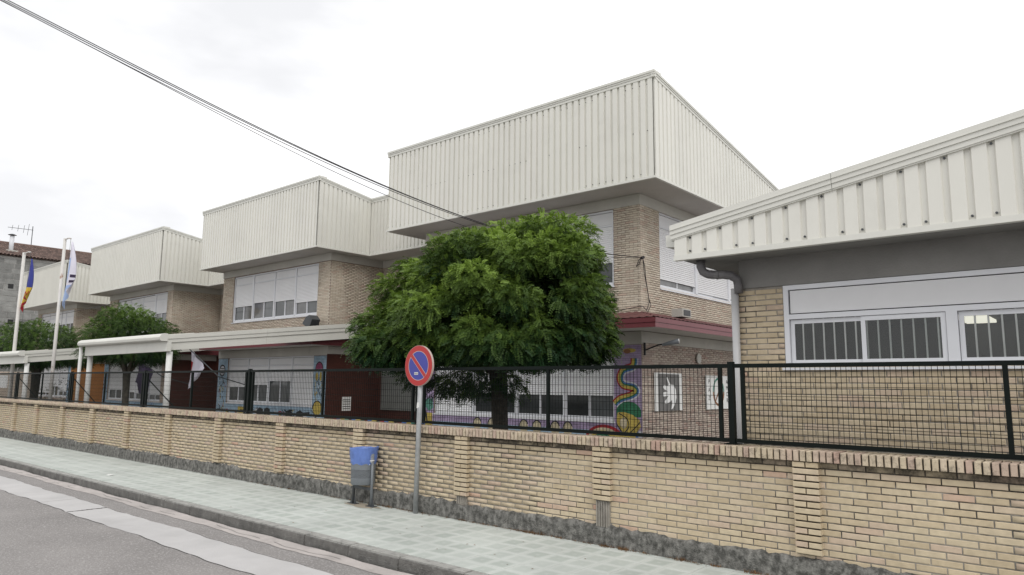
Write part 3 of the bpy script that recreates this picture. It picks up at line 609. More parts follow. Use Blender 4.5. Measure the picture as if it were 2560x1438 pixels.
SL = 0.16                                                     # roof slope
def school(label, xl, xr, Yb, zs, zt, wl, wr, up, gf, upz, gfz, ups, gfs, deep_to, recess_to, limit, side_paint, gmat, side_holes=(), dz=0.0):
    """one wing: jutting clad upper box, brick storey, red ground floor canopy. xl..xr box, wl..wr brick walls, W = Yb+.935"""
    W = Yb + .935; T = thing('school_building', label, 'school building', ((wl + wr) / 2, W, 0.08), 'clad school wings')
    ft, sd = front(Yb), side(xr); band = zs - .27
    # clad box
    ztr = zt - .165; ys = deep_to
    clad(T, ft, xl, xr, zs + .05, ztr, ztr, lead=.0); screws(T, ft, xl, xr, (zs + .14, zs + 1.15, ztr - .12))
    clad(T, sd, Yb, ys, zs + .05, ztr, ztr - SL * (ys - Yb), lead=.14)
    screws(T, sd, Yb + .3, ys, (zs + .14, lambda u: zs + 1.2 - .04 * (u - Yb), lambda u: ztr - .2 - SL * (u - Yb)))
    sl_ = sidel(xl); clad(T, sl_, -(Yb + 2.28), -Yb, zs + .05, ztr - SL * 2.28, ztr)
    MB().box(ft, xl - .041, xr + .041, -.02, .045, zs, zs + .055).box(sd, Yb - .040, ys, -.02, .045, zs + .002, zs + .053).build('drip_trim', 'trim', T)
    MB().box(sl_, -(Yb + 2.3), -Yb + .040, -.02, .045, zs + .002, zs + .053).build('drip_trim', 'trim', T)
    eave(T, ft, xl - .072, xr + .072, zt, zt); eave(T, sd, Yb - .070, ys, zt - .002, zt - .002 - SL * (ys - Yb)); eave(T, sl_, -(Yb + 2.3), -Yb + .070, zt - .002 - SL * 2.3, zt - .002)
    back = Yb + 14
    MB().sbox(side(0), Yb + .2, back, xl + .05, xr - .05, zt - .09, zt - .03, zt - .09 - SL * (back - Yb), zt - .03 - SL * (back - Yb)).build('roof', 'trim', T)
    MB().wb(xl + .03, xr - .03, Yb + .03, ys, zs + .006, zs + .10).build('soffit', 'soffit', T)
    MB().sbox(side(0), Yb + .022, ys - .01, xl + .022, xr - .022, zs + .11, zt - .17, zs + .11, zt - .17 - SL * (ys - Yb)).build('light_leak_backing', 'trim', T)  # unseen solid box added behind the cladding to stop light leaking through
    # walls
    hol_f = [(up[0], up[-1], upz[0], upz[1]), (gf[0], gf[-1], gfz[0], gfz[1])]
    fw = front(W); sw = side(wr); ysw = W + (ys - Yb if recess_to is None else 2.35) + .02
    c = MB(); core(c, fw, wl, wr - .005, -.30, -.008, 0.05, band, hol_f); core(c, sw, W + .03, ysw, -.30, -.008, 0.05, band, side_holes); c.build('wall', 'mortar_b', T)
    MB().wb(wl - .02, wr + .02, W - .02, W + .28, band, zs).wb(wr - .26, wr + .02, W + .28, ysw, band, zs).build('concrete_band', 'band', T)
    bs = lay('f', W, wl, wr, 3.30, band - .004, hol_f, .225, .0555, .010, .03, mat='brick_b')
    bs += lay('s', wr, W + .02, ysw, 3.30, band - .004, side_holes, .225, .0555, .010, .03, mat='brick_b', off=.11)
    bs += lay('f', W, wl, wr, 0.2, 2.88, hol_f, .225, .0555, .010, .03, mat=gmat)
    if side_paint is None: bs += lay('s', wr, W + .02, ysw, 0.2, 2.92, (), .225, .0555, .010, .03, mat=gmat, off=.11)
    place_bricks(bs, T, limit, vis=lambda p: p[2] > 3.7 or (p[1] > W + .1 and p[2] > 1.2))
    MB().wb(wl - .01, wr + .012, W - .012, W + .2, 2.885, 3.19).wb(wr - .2, wr + .012, W + .2, ysw, 2.925, 3.19).build('lintel_band', 'band', T)
    if side_paint: MB().box(sw, W - .01, ysw, -.008, .025, .08, 2.92).build('side_wall_tiles', side_paint, T)
    # red canopy
    d = .874; yc = W - d; ds = d if recess_to is None else .36; xc = wr + ds; yb2 = ysw - .02
    MB().wb(wl, xc, yc, yc + .03, 3.20 + dz, 3.305 + dz).wb(xc - .03, xc, yc + .03, yb2, 3.20 + dz, 3.305 + dz).wb(wl, xc + .012, yc - .012, yc + .03, 3.310 + dz, 3.415 + dz).wb(xc - .03, xc + .012, yc + .03, yb2, 3.310 + dz, 3.415 + dz).build('red_fascia', 'red', T)
    MB().wb(wl, xc - .032, yc + .032, W - .014, 3.205 + dz, 3.24 + dz).wb(wr + .014, xc - .032, W - .014, yb2, 3.205 + dz, 3.24 + dz).build('canopy_soffit', 'soffit', T)
    rb = MB(); u = wl; zr = 3.425 + dz
    while u < xc:                                             # corrugated red roof, front and side
        for a, b, h0, h1 in ((0, .06, 0, .013), (.06, .10, .013, .013), (.10, .16, .013, 0), (.16, .2, 0, 0)):
            k0 = min(max(0.0, (u + a - wr) / ds), 1.0); k1 = min(max(0.0, (u + b - wr) / ds), 1.0)
            rb.face([(u + a, yc - .02, zr + h0), (u + b, yc - .02, zr + h1), (u + b, W - d * k1, zr + .235 * (1 - k1) + h1), (u + a, W - d * k0, zr + .235 * (1 - k0) + h0)])
        u += .2
    v = yc
    while v < yb2:
        for a, b, h0, h1 in ((0, .06, 0, .013), (.06, .10, .013, .013), (.10, .16, .013, 0), (.16, .2, 0, 0)):
            k0 = min(max(0.0, (W - v - a) / d), 1.0); k1 = min(max(0.0, (W - v - b) / d), 1.0)
            rb.face([(xc + .02, v + a, zr + h0), (xc + .02, v + b, zr + h1), (wr + ds * k1, v + b, zr + .235 * (1 - k1) + h1), (wr + ds * k0, v + a, zr + .235 * (1 - k0) + h0)])
        v += .2
    rb.build('canopy_roof', 'redroof', T)
    window(T, fw, up, upz[0], upz[1], upz[2], ups, curt=(1, 2, 5, 6)); window(T, fw, gf, gfz[0], gfz[1], gfz[2], gfs)
    # recess to the next wing on the right
    if recess_to is not None:
        yr = Yb + 2.28; zr_ = zt - SL * 2.28; fr = front(yr)
        clad(T, fr, xr, recess_to, zs + .05, zr_ - .165, zr_ - .165); eave(T, fr, xr - .03, recess_to + .1, zr_, zr_)
        screws(T, fr, xr, recess_to, (zs + .14,))
        MB().box(fr, xr, recess_to, -.02, .045, zs, zs + .055).build('drip_trim', 'trim', T)
        MB().wb(wr - .2, recess_to + .3, yr + .03, yr + 1.2, zs - .004, zs + .10).build('soffit', 'soffit', T)
        MB().sbox(side(0), yr + .2, Yb + 14, xr - .05, recess_to + .05, zr_ - .09, zr_ - .03, zr_ - .09 - SL * (Yb + 13.8 - yr), zr_ - .03 - SL * (Yb + 13.8 - yr)).build('roof', 'trim', T)
        yw = yr + .99; fr2 = front(yw)
        MB().wb(wr, recess_to + .6, yw + .008, yw + .3, 3.15, band).build('wall', 'mortar_b', T)
        brick_stuff(lay('f', yw, wr, recess_to + .6, 3.30, band, (), .225, .0555, .010, .03, mat='brick_b'), T, 'brick_b', 'recess_brickwork')
        MB().wb(wr, recess_to + .6, yw - .02, yw + .28, band, zs).build('concrete_band', 'band', T)
        MB().wb(wr + .02, recess_to + .6, yw - .03, yw + .3, .08, 3.15).build('entrance_wall', side_paint if side_paint else 'maroon', T)
    return T, fw, sw, W

# --- wing 3 (nearest of the row)
B3, f3, s3, W3 = school('largest nearest school wing with its cream clad upper box jutting out behind the big tree', -17.14, -7.83, 14.0, 6.56, 9.108, -16.4, -8.79,
    [-15.62, -14.1, -12.58, -11.06, -9.55], [-15.88, -14.33, -12.72, -11.1, -9.57], (4.345, 6.285, 5.905), (1.04, 2.88, 2.56), (4.9, 5.0, 5.0, 4.97), (1.10, 1.69, 1.68, 1.685), 25.5, None, 300, None, 'brick_bg',
    side_holes=[(15.90, 22.2, 4.33, 6.30)])
for a_, b_ in ((-12.64, -11.93), (-11.90, -11.18)): MB().box(f3, a_, b_, -.1185, -.115, 1.53, 1.70).build('yellow_reflection', 'flagyel', B3)  # flat yellow strips painting a reflection along the pane tops
window(B3, s3, [15.90, 17.97, 20.08, 22.2], 4.33, 6.30, 5.94, (4.61, 4.475, 4.5), fw=.12, curt=(0, 1, 2, 3))
# --- wing 2
B2, f2, s2, W2 = school('middle school wing with cream clad box and four half shuttered windows beside the tree', -29.28, -20.95, 14.0, 6.54, 9.06, -29.09, -21.40,
    [-28.20, -26.70, -25.12, -23.66, -22.16], [-28.28, -26.75, -25.24, -23.63, -22.2], (4.345, 6.24, 5.905), (1.08, 2.88, 2.57), (5.01, 5.09, 5.045, 4.90), (1.74, 1.84, 1.99, 1.10), 16.28, -17.3, 300, 'maroon', 'brick_bg')
# --- wing 1 and 0
B1, f1, s1, W1 = school('third school wing from the right with cream clad box above the left small tree', -42.03, -33.39, 14.1, 6.465, 9.0, -41.6, -34.05,
    [-40.5, -39.02, -37.45, -35.98, -34.65], [-40.95, -39.2, -37.6, -36.0, -34.7], (4.345, 6.16, 5.86), (0.95, 2.85, 2.5), (4.9, 4.9, 4.9, 5.2), (1.5, 1.4, 1.35, 1.3), 16.38, -29.3, 200, 'maroon', 'brick_bg')
B0, f0, s0, W0 = school('farthest school wing with cream clad box behind the two flagpoles', -53.86, -45.72, 14.1, 6.40, 8.76, -53.3, -46.5,
    [-52.6, -51.2, -49.7, -48.3, -46.9], [-53.0, -51.5, -50.0, -48.5, -47.0], (4.30, 6.1, 5.7), (0.95, 2.85, 2.5), (4.9, 4.9, 5.3, 5.3), (1.2, 1.2, 1.6, 1.3), 16.38, -42.0, 60, 'orange', 'brick_bg')
# entrance doorways in the recesses
MB().wb(-29.6 - 3.2, -29.35, 17.0, 17.26, .08, 2.85).build('entrance_door', 'darkdoor', B1)
MB().wb(-21.15, -17.5, 17.18, 17.232, .95, 2.4).build('entrance_glazing', 'greyglaz', B2)
nt_ = MB().box(s2, 15.62, 16.02, .025, .030, .93, 1.42).build('notice', 'paper', B2)
for k in range(5): MB().box(s2, 15.66, 15.98, .030, .032, .99 + .08 * k, 1.02 + .08 * k).build('printed_line', 'postgrey', nt_)
MB().lathe((0, 0), [(.02, 0), (.12, .02), (.12, .05), (.0, .06)], 14)
# round vent on wing 3
MB().prism(s3, ell(17.82, 2.64, .12, .135, 18), .03, .06).build('vent_cover', 'band', B3)

# murals are paint on the walls: parts of the wings they are on
def mural(fr, pts, mat, parent, o=.006): return poly(fr, pts, o, mat, 'mural_paint', parent)
def rect(a, b, c, d): return [(a, c), (b, c), (b, d), (a, d)]
mural(f3, rect(-9.56, -8.795, .55, 2.87), 'lilac', B3); mural(f3, rect(-16.38, -15.9, .55, 2.6), 'lilac', B3)
mural(f3, rect(-15.9, -9.56, .82, 1.0), 'lilac', B3); mural(f3, rect(-15.9, -9.56, .40, .82), 'sky_b', B3)
path = [(-8.98, 2.55), (-9.02, 2.36), (-9.28, 2.27), (-9.38, 2.10), (-9.30, 1.93), (-9.02, 1.87), (-8.94, 1.76), (-9.10, 1.66), (-9.38, 1.58), (-9.54, 1.46)]
def smooth(p, n=5):
    q = []
    for i in range(len(p) - 1):
        p0, p1, p2, p3 = p[max(i - 1, 0)], p[i], p[i + 1], p[min(i + 2, len(p) - 1)]
        for k in range(n):
            t = k / n; q.append(tuple(.5 * ((2 * p1[j]) + (-p0[j] + p2[j]) * t + (2 * p0[j] - 5 * p1[j] + 4 * p2[j] - p3[j]) * t * t + (-p0[j] + 3 * p1[j] - 3 * p2[j] + p3[j]) * t ** 3) for j in (0, 1)))
    return q + [p[-1]]
path = smooth(path, 4)
def strips(fr, pth, wd, mat, off, parent, o):
    """ribbon of quads along a polyline, shifted sideways by off"""
    mb = MB()
    P = []
    for i, p in enumerate(pth):
        q0 = pth[max(i - 1, 0)]; q1 = pth[min(i + 1, len(pth) - 1)]; dx, dz = q1[0] - q0[0], q1[1] - q0[1]; l = math.hypot(dx, dz) or 1
        P.append(((p[0] - dz / l * (off - wd), p[1] + dx / l * (off - wd)), (p[0] - dz / l * (off + wd), p[1] + dx / l * (off + wd))))
    for (a, b), (c, d_) in zip(P, P[1:]): mb.prism(fr, [a, c, d_, b], o - .002, o)
    return mb.build('mural_paint', mat, parent)
for k, c in enumerate(('m_red', 'm_yel', 'm_yel', 'm_grn', 'm_blu', 'm_wht')): strips(f3, path, .018, c, -.09 + .036 * k, B3, .009)
mural(f3, ell(-9.12, 2.74, .18, .055, 16), 'm_yel', B3, .009); mural(f3, ell(-9.18, 2.72, .10, .05, 16), 'brown', B3, .011)
mural(f3, ell(-9.16, 1.26, .345, .27, 24, -.35, 3.5), 'm_grn', B3, .012)
mural(f3, [(-9.46, 1.26), (-9.3, 1.28), (-9.05, 1.22), (-8.86, 1.10), (-8.83, .95), (-8.95, .80), (-9.2, .72), (-9.4, .85), (-9.5, 1.05)], 'm_yel', B3, .014)
mural(f3, ell(-9.30, 1.02, .10, .13, 14), 'm_crm', B3, .016)
for p in ([(-9.42, 1.24), (-9.2, 1.12), (-9.16, .92), (-9.3, .78)], [(-9.5, 1.0), (-9.38, .85), (-9.25, .72)], [(-8.85, 1.05), (-9.05, .86), (-9.2, .74)]): strips(f3, smooth(p, 4), .012, 'm_blk', 0, B3, .018)
mural(f3, rect(-9.6, -8.98, .4, .72), 'm_yel', B3, .012); mural(f3, rect(-8.97, -8.9, .4, .85), 'm_blu', B3, .012); mural(f3, rect(-8.9, -8.8, .4, .85), 'm_wht', B3, .012)
arc = ell(-9.85, .58, .52, .33, 16, 0.1, 3.05)
for k, c in enumerate(('m_red', 'm_crm', 'm_yel', 'm_grn', 'm_blu')): strips(f3, [(-9.95 + (x + 9.95) * (1 - .17 * k), .5 + (z - .5) * (1 - .17 * k)) for x, z in arc], .05, c, 0, B3, .010 + .0005 * k)
for xx in (-14.1, -13.55, -12.4, -11.95, -11.35, -10.95): mural(f3, ell(xx, .80, .15, .17, 14), 'm_crm', B3, .009); strips(f3, ell(xx, .80, .15, .18, 14, .4, 3.3), .014, 'm_blk', 0, B3, .011)
mural(f3, [(-16.30, 1.45), (-15.95, 1.48), (-15.92, 1.2), (-16.1, 1.1), (-16.28, 1.25)], 'm_teal', B3, .009); mural(f3, rect(-16.36, -15.95, .5, 1.05), 'm_yel', B3, .009); strips(f3, [(-16.34, 1.3), (-16.2, .95), (-16.1, .5)], .03, 'm_blk', 0, B3, .012)
# wing 2 mural
mural(f2, rect(-29.06, -28.3, .3, 2.86), 'sky_b', B2); mural(f2, rect(-22.18, -21.41, .3, 2.86), 'sky_b', B2); mural(f2, rect(-28.3, -22.18, .3, 1.04), 'sky_b', B2)
strips(f2, ell(-28.72, 2.38, .22, .22, 20), .03, 'm_blk', 0, B2, .010); mural(f2, ell(-28.72, 2.38, .2, .2, 20), 'm_wht', B2, .008)
for k in range(3): mural(f2, rect(-28.86, -28.58, 2.28 + .08 * k, 2.315 + .08 * k), 'm_blk', B2, .011)
mural(f2, ell(-21.82, 2.42, .20, .20, 16, -.1, 3.3), 'm_pnk', B2, .011)
for xx in (-21.95, -21.72): mural(f2, ell(xx, 2.13, .075, .16, 12), 'm_yel', B2, .012)
strips(f2, ell(-21.82, 2.40, .22, .24, 14, -.1, 3.3), .018, 'm_blk', 0, B2, .013)
for _ in range(26):
    xx = random.uniform(-22.05, -21.55); zz = random.uniform(1.4, 2.0); strips(f2, [(xx, zz), (xx + random.uniform(-.15, .15), zz + random.uniform(-.2, .2))], .012, random.choice(('m_blk', 'm_blk', 'm_yel', 'm_wht')), 0, B2, random.uniform(.010, .016))
mural(f2, ell(-21.85, 1.02, .27, .24, 16), 'm_yel', B2, .011); strips(f2, ell(-21.85, 1.02, .27, .25, 16, 0, 3.3), .02, 'm_blk', 0, B2, .013)
for _ in range(60):
    xx = random.uniform(-28.9, -28.45); zz = random.uniform(.5, 2.05); strips(f2, [(xx, zz), (xx + random.uniform(-.12, .12), zz + random.uniform(-.2, .2))], .014, random.choice(('m_blk', 'm_blk', 'm_yel', 'm_red', 'm_wht')), 0, B2, random.uniform(.010, .018))
for _ in range(150):
    xx = random.uniform(-28.3, -21.6); zz = random.uniform(.35, .85); strips(f2, [(xx, zz), (xx + random.uniform(-.2, .2), zz + random.uniform(-.12, .12)), (xx + random.uniform(-.3, .3), zz + random.uniform(-.1, .1))], random.uniform(.012, .03), random.choice(('m_blk', 'm_blk', 'm_wht', 'm_wht', 'm_crm', 'm_red', 'm_yel')), 0, B2, random.uniform(.009, .019))
mural(f2, rect(-27.3, -26.75, .55, .95), 'm_yel', B2, .010)
for xx, hh in ((-25.1, .35), (-23.6, .30), (-25.6, .34), (-22.9, .3)): mural(f2, [(xx - .25, .55), (xx + .25, .55), (xx + .2, .55 + hh), (xx, .62 + hh), (xx - .2, .55 + hh)], 'm_blk', B2, .020)
# wing 1 mural
mural(f1, rect(-41.58, -41.0, .3, 2.8), 'sky_b', B1); mural(f1, rect(-41.0, -34.1, .3, .92), 'sky_b', B1)
for _ in range(120):
    if random.random() < .5: xx = random.uniform(-41.5, -41.1); zz = random.uniform(.4, 2.6)
    else: xx = random.uniform(-41, -34.3); zz = random.uniform(.4, .85)
    strips(f1, [(xx, zz), (xx + random.uniform(-.2, .2), zz + random.uniform(-.15, .15))], .02, random.choice(('m_blk', 'm_wht', 'm_pnk', 'm_teal', 'm_blu')), 0, B1, random.uniform(.009, .018))
mural(f0, rect(-46.95, -46.52, .3, 2.8), 'sky_b', B0)
for _ in range(40): xx = random.uniform(-46.95, -46.55); zz = random.uniform(.5, 2.6); strips(f0, [(xx, zz), (xx + random.uniform(-.15, .15), zz + random.uniform(-.2, .2))], .025, random.choice(('m_blk', 'm_blu', 'm_wht')), 0, B0, random.uniform(.009, .018))

# posters on the side of wing 3
P1 = thing('poster', 'grey poster with a white open hand on the brick side wall', 'poster', (-8.75, 16.1, 1.3))
MB().box(s3, 15.45, 16.86, .032, .040, 1.30, 2.225).build('sheet', 'paper', P1); MB().box(s3, 15.62, 16.70, .0405, .0435, 1.302, 2.20).build('grey_print', 'postgrey', P1)
hand = [(16.02, 2.12), (16.08, 2.12), (16.22, 1.94), (16.40, 1.93), (16.50, 1.82), (16.53, 1.62), (16.46, 1.48), (16.34, 1.36), (16.26, 1.33), (16.30, 1.47), (16.30, 1.56), (16.05, 1.47), (15.94, 1.48), (15.93, 1.53), (16.12, 1.66), (15.88, 1.65), (15.84, 1.70), (15.88, 1.75), (16.10, 1.77), (15.90, 1.83), (15.86, 1.88), (15.91, 1.93), (16.10, 1.90), (16.14, 1.95)]
poly(s3, hand, .046, 'white', 'white_hand', P1)
P2 = thing('poster', 'white poster with a brown and green ring and hand lettered words', 'poster', (-8.75, 18.9, 1.3))
MB().box(s3, 18.2, 19.68, .032, .040, 1.29, 2.2).build('sheet', 'paper', P2)
strips(s3, ell(18.98, 1.76, .33, .36, 16, math.pi, 2 * math.pi), .035, 'brown', 0, P2, .044); strips(s3, ell(18.98, 1.76, .33, .36, 16, 0, math.pi), .03, 'm_teal', 0, P2, .044)
strips(s3, [(18.98, 2.1), (18.98, 1.42)], .025, 'brown', 0, P2, .046); strips(s3, [(18.98, 1.76), (18.76, 1.50)], .025, 'brown', 0, P2, .047); strips(s3, [(18.98, 1.76), (19.2, 1.50)], .025, 'brown', 0, P2, .048)
for wd, uu in (('PAZ', 18.40), ('AMOR', 19.53)):
    for k, ch in enumerate(wd):
        me = text_mesh(ch, .17, 'm_blk'); o = link('letter', me, P2, (-8.79 + .042, uu, 2.03 - k * (.22 if len(wd) == 3 else .17))); o.rotation_euler = (math.pi / 2, 0, math.pi / 2)

# wall lamp with arm, floodlights
T = thing('wall_lamp', 'small spotlight on a dark bracket arm under the red canopy', 'lamp', (-8.75, 15.0, 2.9))
MB().wb(-8.76, -8.72, 14.98, 15.02, 2.62, 2.92).build('bracket', 'black', T); MB().tube([(-8.74, 15.0, 2.74), (-8.45, 15.12, 2.86), (-8.25, 15.2, 2.9)], .018, 6).build('arm', 'black', T)
MB().tube([(-8.36, 15.15, 2.86), (-8.22, 15.22, 2.90), (-8.02, 15.32, 2.95)], [.035, .05, .065], 10).build('lamp_head', 'grey', T); MB().tube([(-8.018, 15.321, 2.951), (-8.00, 15.33, 2.954)], .058, 10).build('lens', 'white', T)
T = thing('floodlight', 'dark floodlight on the walkway roof edge at the corner of the middle wing', 'floodlight', (-21.5, 14.5, 3.9))
MB().wb(-21.40, -21.36, 14.48, 14.52, 3.70, 4.0).build('bracket', 'black', T)
MB().prism(front(14.66), [(-22.1, 3.98), (-21.86, 3.86), (-21.62, 3.88), (-21.50, 4.10), (-21.70, 4.26), (-21.88, 4.20)], 0, .34).build('housing', 'greyd', T)
T = thing('floodlight', 'small pale floodlight box lying on the red canopy roof', 'floodlight', (-8.4, 16.2, 3.7))
MB().wb(-8.55, -8.25, 16.0, 16.45, 3.60, 3.80).build('housing', 'band', T); MB().wb(-8.249, -8.24, 16.05, 16.40, 3.63, 3.77).build('lens', 'darkdoor', T)

# ================================================================== RIGHT-HAND SINGLE-STOREY BUILDING
RB = thing('annex_building', 'low yellow brick annex with sloping cream roof edge and barred windows at the right', 'building', (0, 8.3, 0.08))
fr = front(8.3); ux0, ux1 = -3.545, 6.0; HW = (-3.0, 5.2, 2.115, 3.06)
c = MB(); core(c, fr, ux0, ux1, -.28, -.008, .05, 3.06, [HW]); c.wb(ux0 + .008, ux0 + .28, 8.58, 14.5, .05, 3.06); c.build('wall', 'mortar', RB)
bs = lay('f', 8.3, ux0, ux1, .2, 3.07, [HW], .25, .0645, .011, .05, mat='brick', off=.09)
place_bricks(bs, RB, 300, vis=lambda p: p[2] > 1.22)
MB().box(side(ux0 - .001), 8.31, 14.5, -.002, .006, .1, 3.07).build('side_wall', 'mortar_b', RB)
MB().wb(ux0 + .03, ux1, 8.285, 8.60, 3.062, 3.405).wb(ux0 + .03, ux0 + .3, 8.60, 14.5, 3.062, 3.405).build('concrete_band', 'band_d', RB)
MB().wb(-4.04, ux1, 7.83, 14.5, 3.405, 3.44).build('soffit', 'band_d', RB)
ff = front(7.80); tl = lambda x: 3.829 + .163 * (x + 4.127)
clad(RB, ff, -4.09, 6.0, 3.455, tl(-4.09) - .185, tl(6.0) - .185, pitch=.192, per=5, lead=.16, dp=.030)
mb = MB(); u = -4.09 + .16 + .03; k = 0
while u < 3:
    if k % 3 != 2: mb.prism(ff, [(u + .012 * math.cos(t), 3.50 + .012 * math.sin(t)) for t in np.arange(8) * math.pi / 4], .005, .018)
    if k % 2 == 0: mb.prism(ff, [(u + .012 * math.cos(t), tl(u) - .205 + .012 * math.sin(t)) for t in np.arange(8) * math.pi / 4], .005, .018)
    u += .192; k += 1
mb.build('screws', 'greyd', RB, kind='stuff')
MB().box(ff, -4.10, 6.0, -.03, .046, 3.395, 3.457).build('drip_trim', 'trim', RB)
for a, b in ((-4.135, -2.245), (-2.24, 1.2), (1.205, 6.0)):
    mb = MB(); t0, t1 = tl(a), tl(b)
    mb.sbox(ff, a, b, -.02, .048, t0 - .185, t0 - .170, t1 - .185, t1 - .170); mb.sbox(ff, a, b, -.02, .058, t0 - .170, t0 - .118, t1 - .170, t1 - .118)
    mb.sbox(ff, a, b, -.02, .070, t0 - .117, t0 - .066, t1 - .117, t1 - .066); mb.sbox(ff, a, b, -.02, .082, t0 - .066, t0 - .056, t1 - .066, t1 - .056); mb.sbox(ff, a, b, -.35, .074, t0 - .056, t0, t1 - .056, t1)
    mb.build('roof_trim', 'trim', RB)
MB().sbox(front(7.9), -4.10, 6.0, -7, -.02, tl(-4.1) - .12, tl(-4.1) - .012, tl(6) - .12, tl(6) - .012).build('roof', 'trim', RB)
MB().prism(front(7.87), [(-4.26, 3.60), (-4.10, 3.58), (-4.10, 3.75), (-4.265, 3.745)], -6.5, 0).build('eaves_gutter', 'trim', RB)
MB().tube([(-3.86, 7.98, 3.41), (-3.86, 7.98, 3.33), (-3.84, 8.0, 3.265), (-3.79, 8.03, 3.235), (-3.72, 8.05, 3.225), (-3.62, 8.09, 3.222), (-3.55, 8.13, 3.21), (-3.505, 8.19, 3.17), (-3.50, 8.22, 3.10), (-3.50, 8.225, 3.0)], .052, 14).build('downpipe_elbow', 'pipe', RB, smooth=True)
MB().tube([(-3.70, 8.06, 3.224), (-3.68, 8.07, 3.224)], .058, 14).build('pipe_collar', 'pipe', RB, smooth=True)
MB().tube([(-3.552, 8.235, 3.06), (-3.553, 8.235, .08)], .045, 12).build('downpipe', 'pipel', RB, smooth=True)
# window band
win = MB(); d = -.06
win.box(fr, -3.0, 5.2, d, .0, 3.005, 3.058); win.box(fr, -3.0, -2.945, d, .0, 2.115, 3.005); win.box(fr, -2.945, 5.2, d, .0, 2.665, 2.72)
BAYS = [-2.945, -1.33, 0.29, 1.91, 3.53, 5.15]
for u in BAYS[1:]: win.box(fr, u - .05, u + .05, d, .002, 2.115, 2.665)
win.box(fr, -2.945, 5.2, d, -.005, 2.115, 2.15)
wo = win.build('window', 'alu', RB)
MB().box(fr, -3.03, 5.2, -.05, .035, 2.085, 2.112).build('sill', 'alu', wo)
MB().box(fr, -2.93, 5.19, -.052, -.02, 2.733, 2.995).build('top_panel', 'panel', wo)
MB().box(fr, -2.945, 5.2, -.055, -.048, 2.72, 3.005).build('panel_gap', 'black', wo)
for a, b in zip(BAYS, BAYS[1:]):
    a2 = a + (.05 if a > -2.9 else 0); b2 = b - .05; m_ = (a2 + b2) / 2
    for k, (p, q) in enumerate(((a2 + .005, m_ + .02), (m_ - .02, b2 - .005))):
        o0 = -.035 if k == 0 else -.012; e = .045; s = MB(); s.box(fr, p, p + e, o0 - .02, o0, 2.152, 2.66); s.box(fr, q - e, q, o0 - .02, o0, 2.152, 2.66); s.box(fr, p + e, q - e, o0 - .02, o0, 2.152, 2.20); s.box(fr, p + e, q - e, o0 - .02, o0, 2.612, 2.66)
        s.build('sash', 'alu', wo); MB().box(fr, p + e, q - e, o0 - .013, o0 - .007, 2.20, 2.612).build('pane', 'clear', wo)
    x_ = a2 + .14
    while x_ < b2 - .05: MB().wb(x_ - .008, x_ + .008, 8.345, 8.357, 2.1, 2.68).build('bar', 'white', wo); x_ += .112
rm = MB(); rm.wb(-3.2, 5.6, 13.9, 14.0, .3, 3.0); rm.wb(-3.25, -3.2, 8.6, 14, .3, 3.0); rm.wb(5.6, 5.7, 8.6, 14, .3, 3.0); rm.wb(-3.2, 5.6, 8.6, 14, .2, .3); rm.wb(-3.2, 5.6, 8.6, 14, 3.0, 3.06)
rm.build('room_interior', 'room', RB)
MB().wb(-1.98, -1.58, 12.4, 13.7, 2.95, 2.995).build('ceiling_lamp', 'roomlamp', RB)

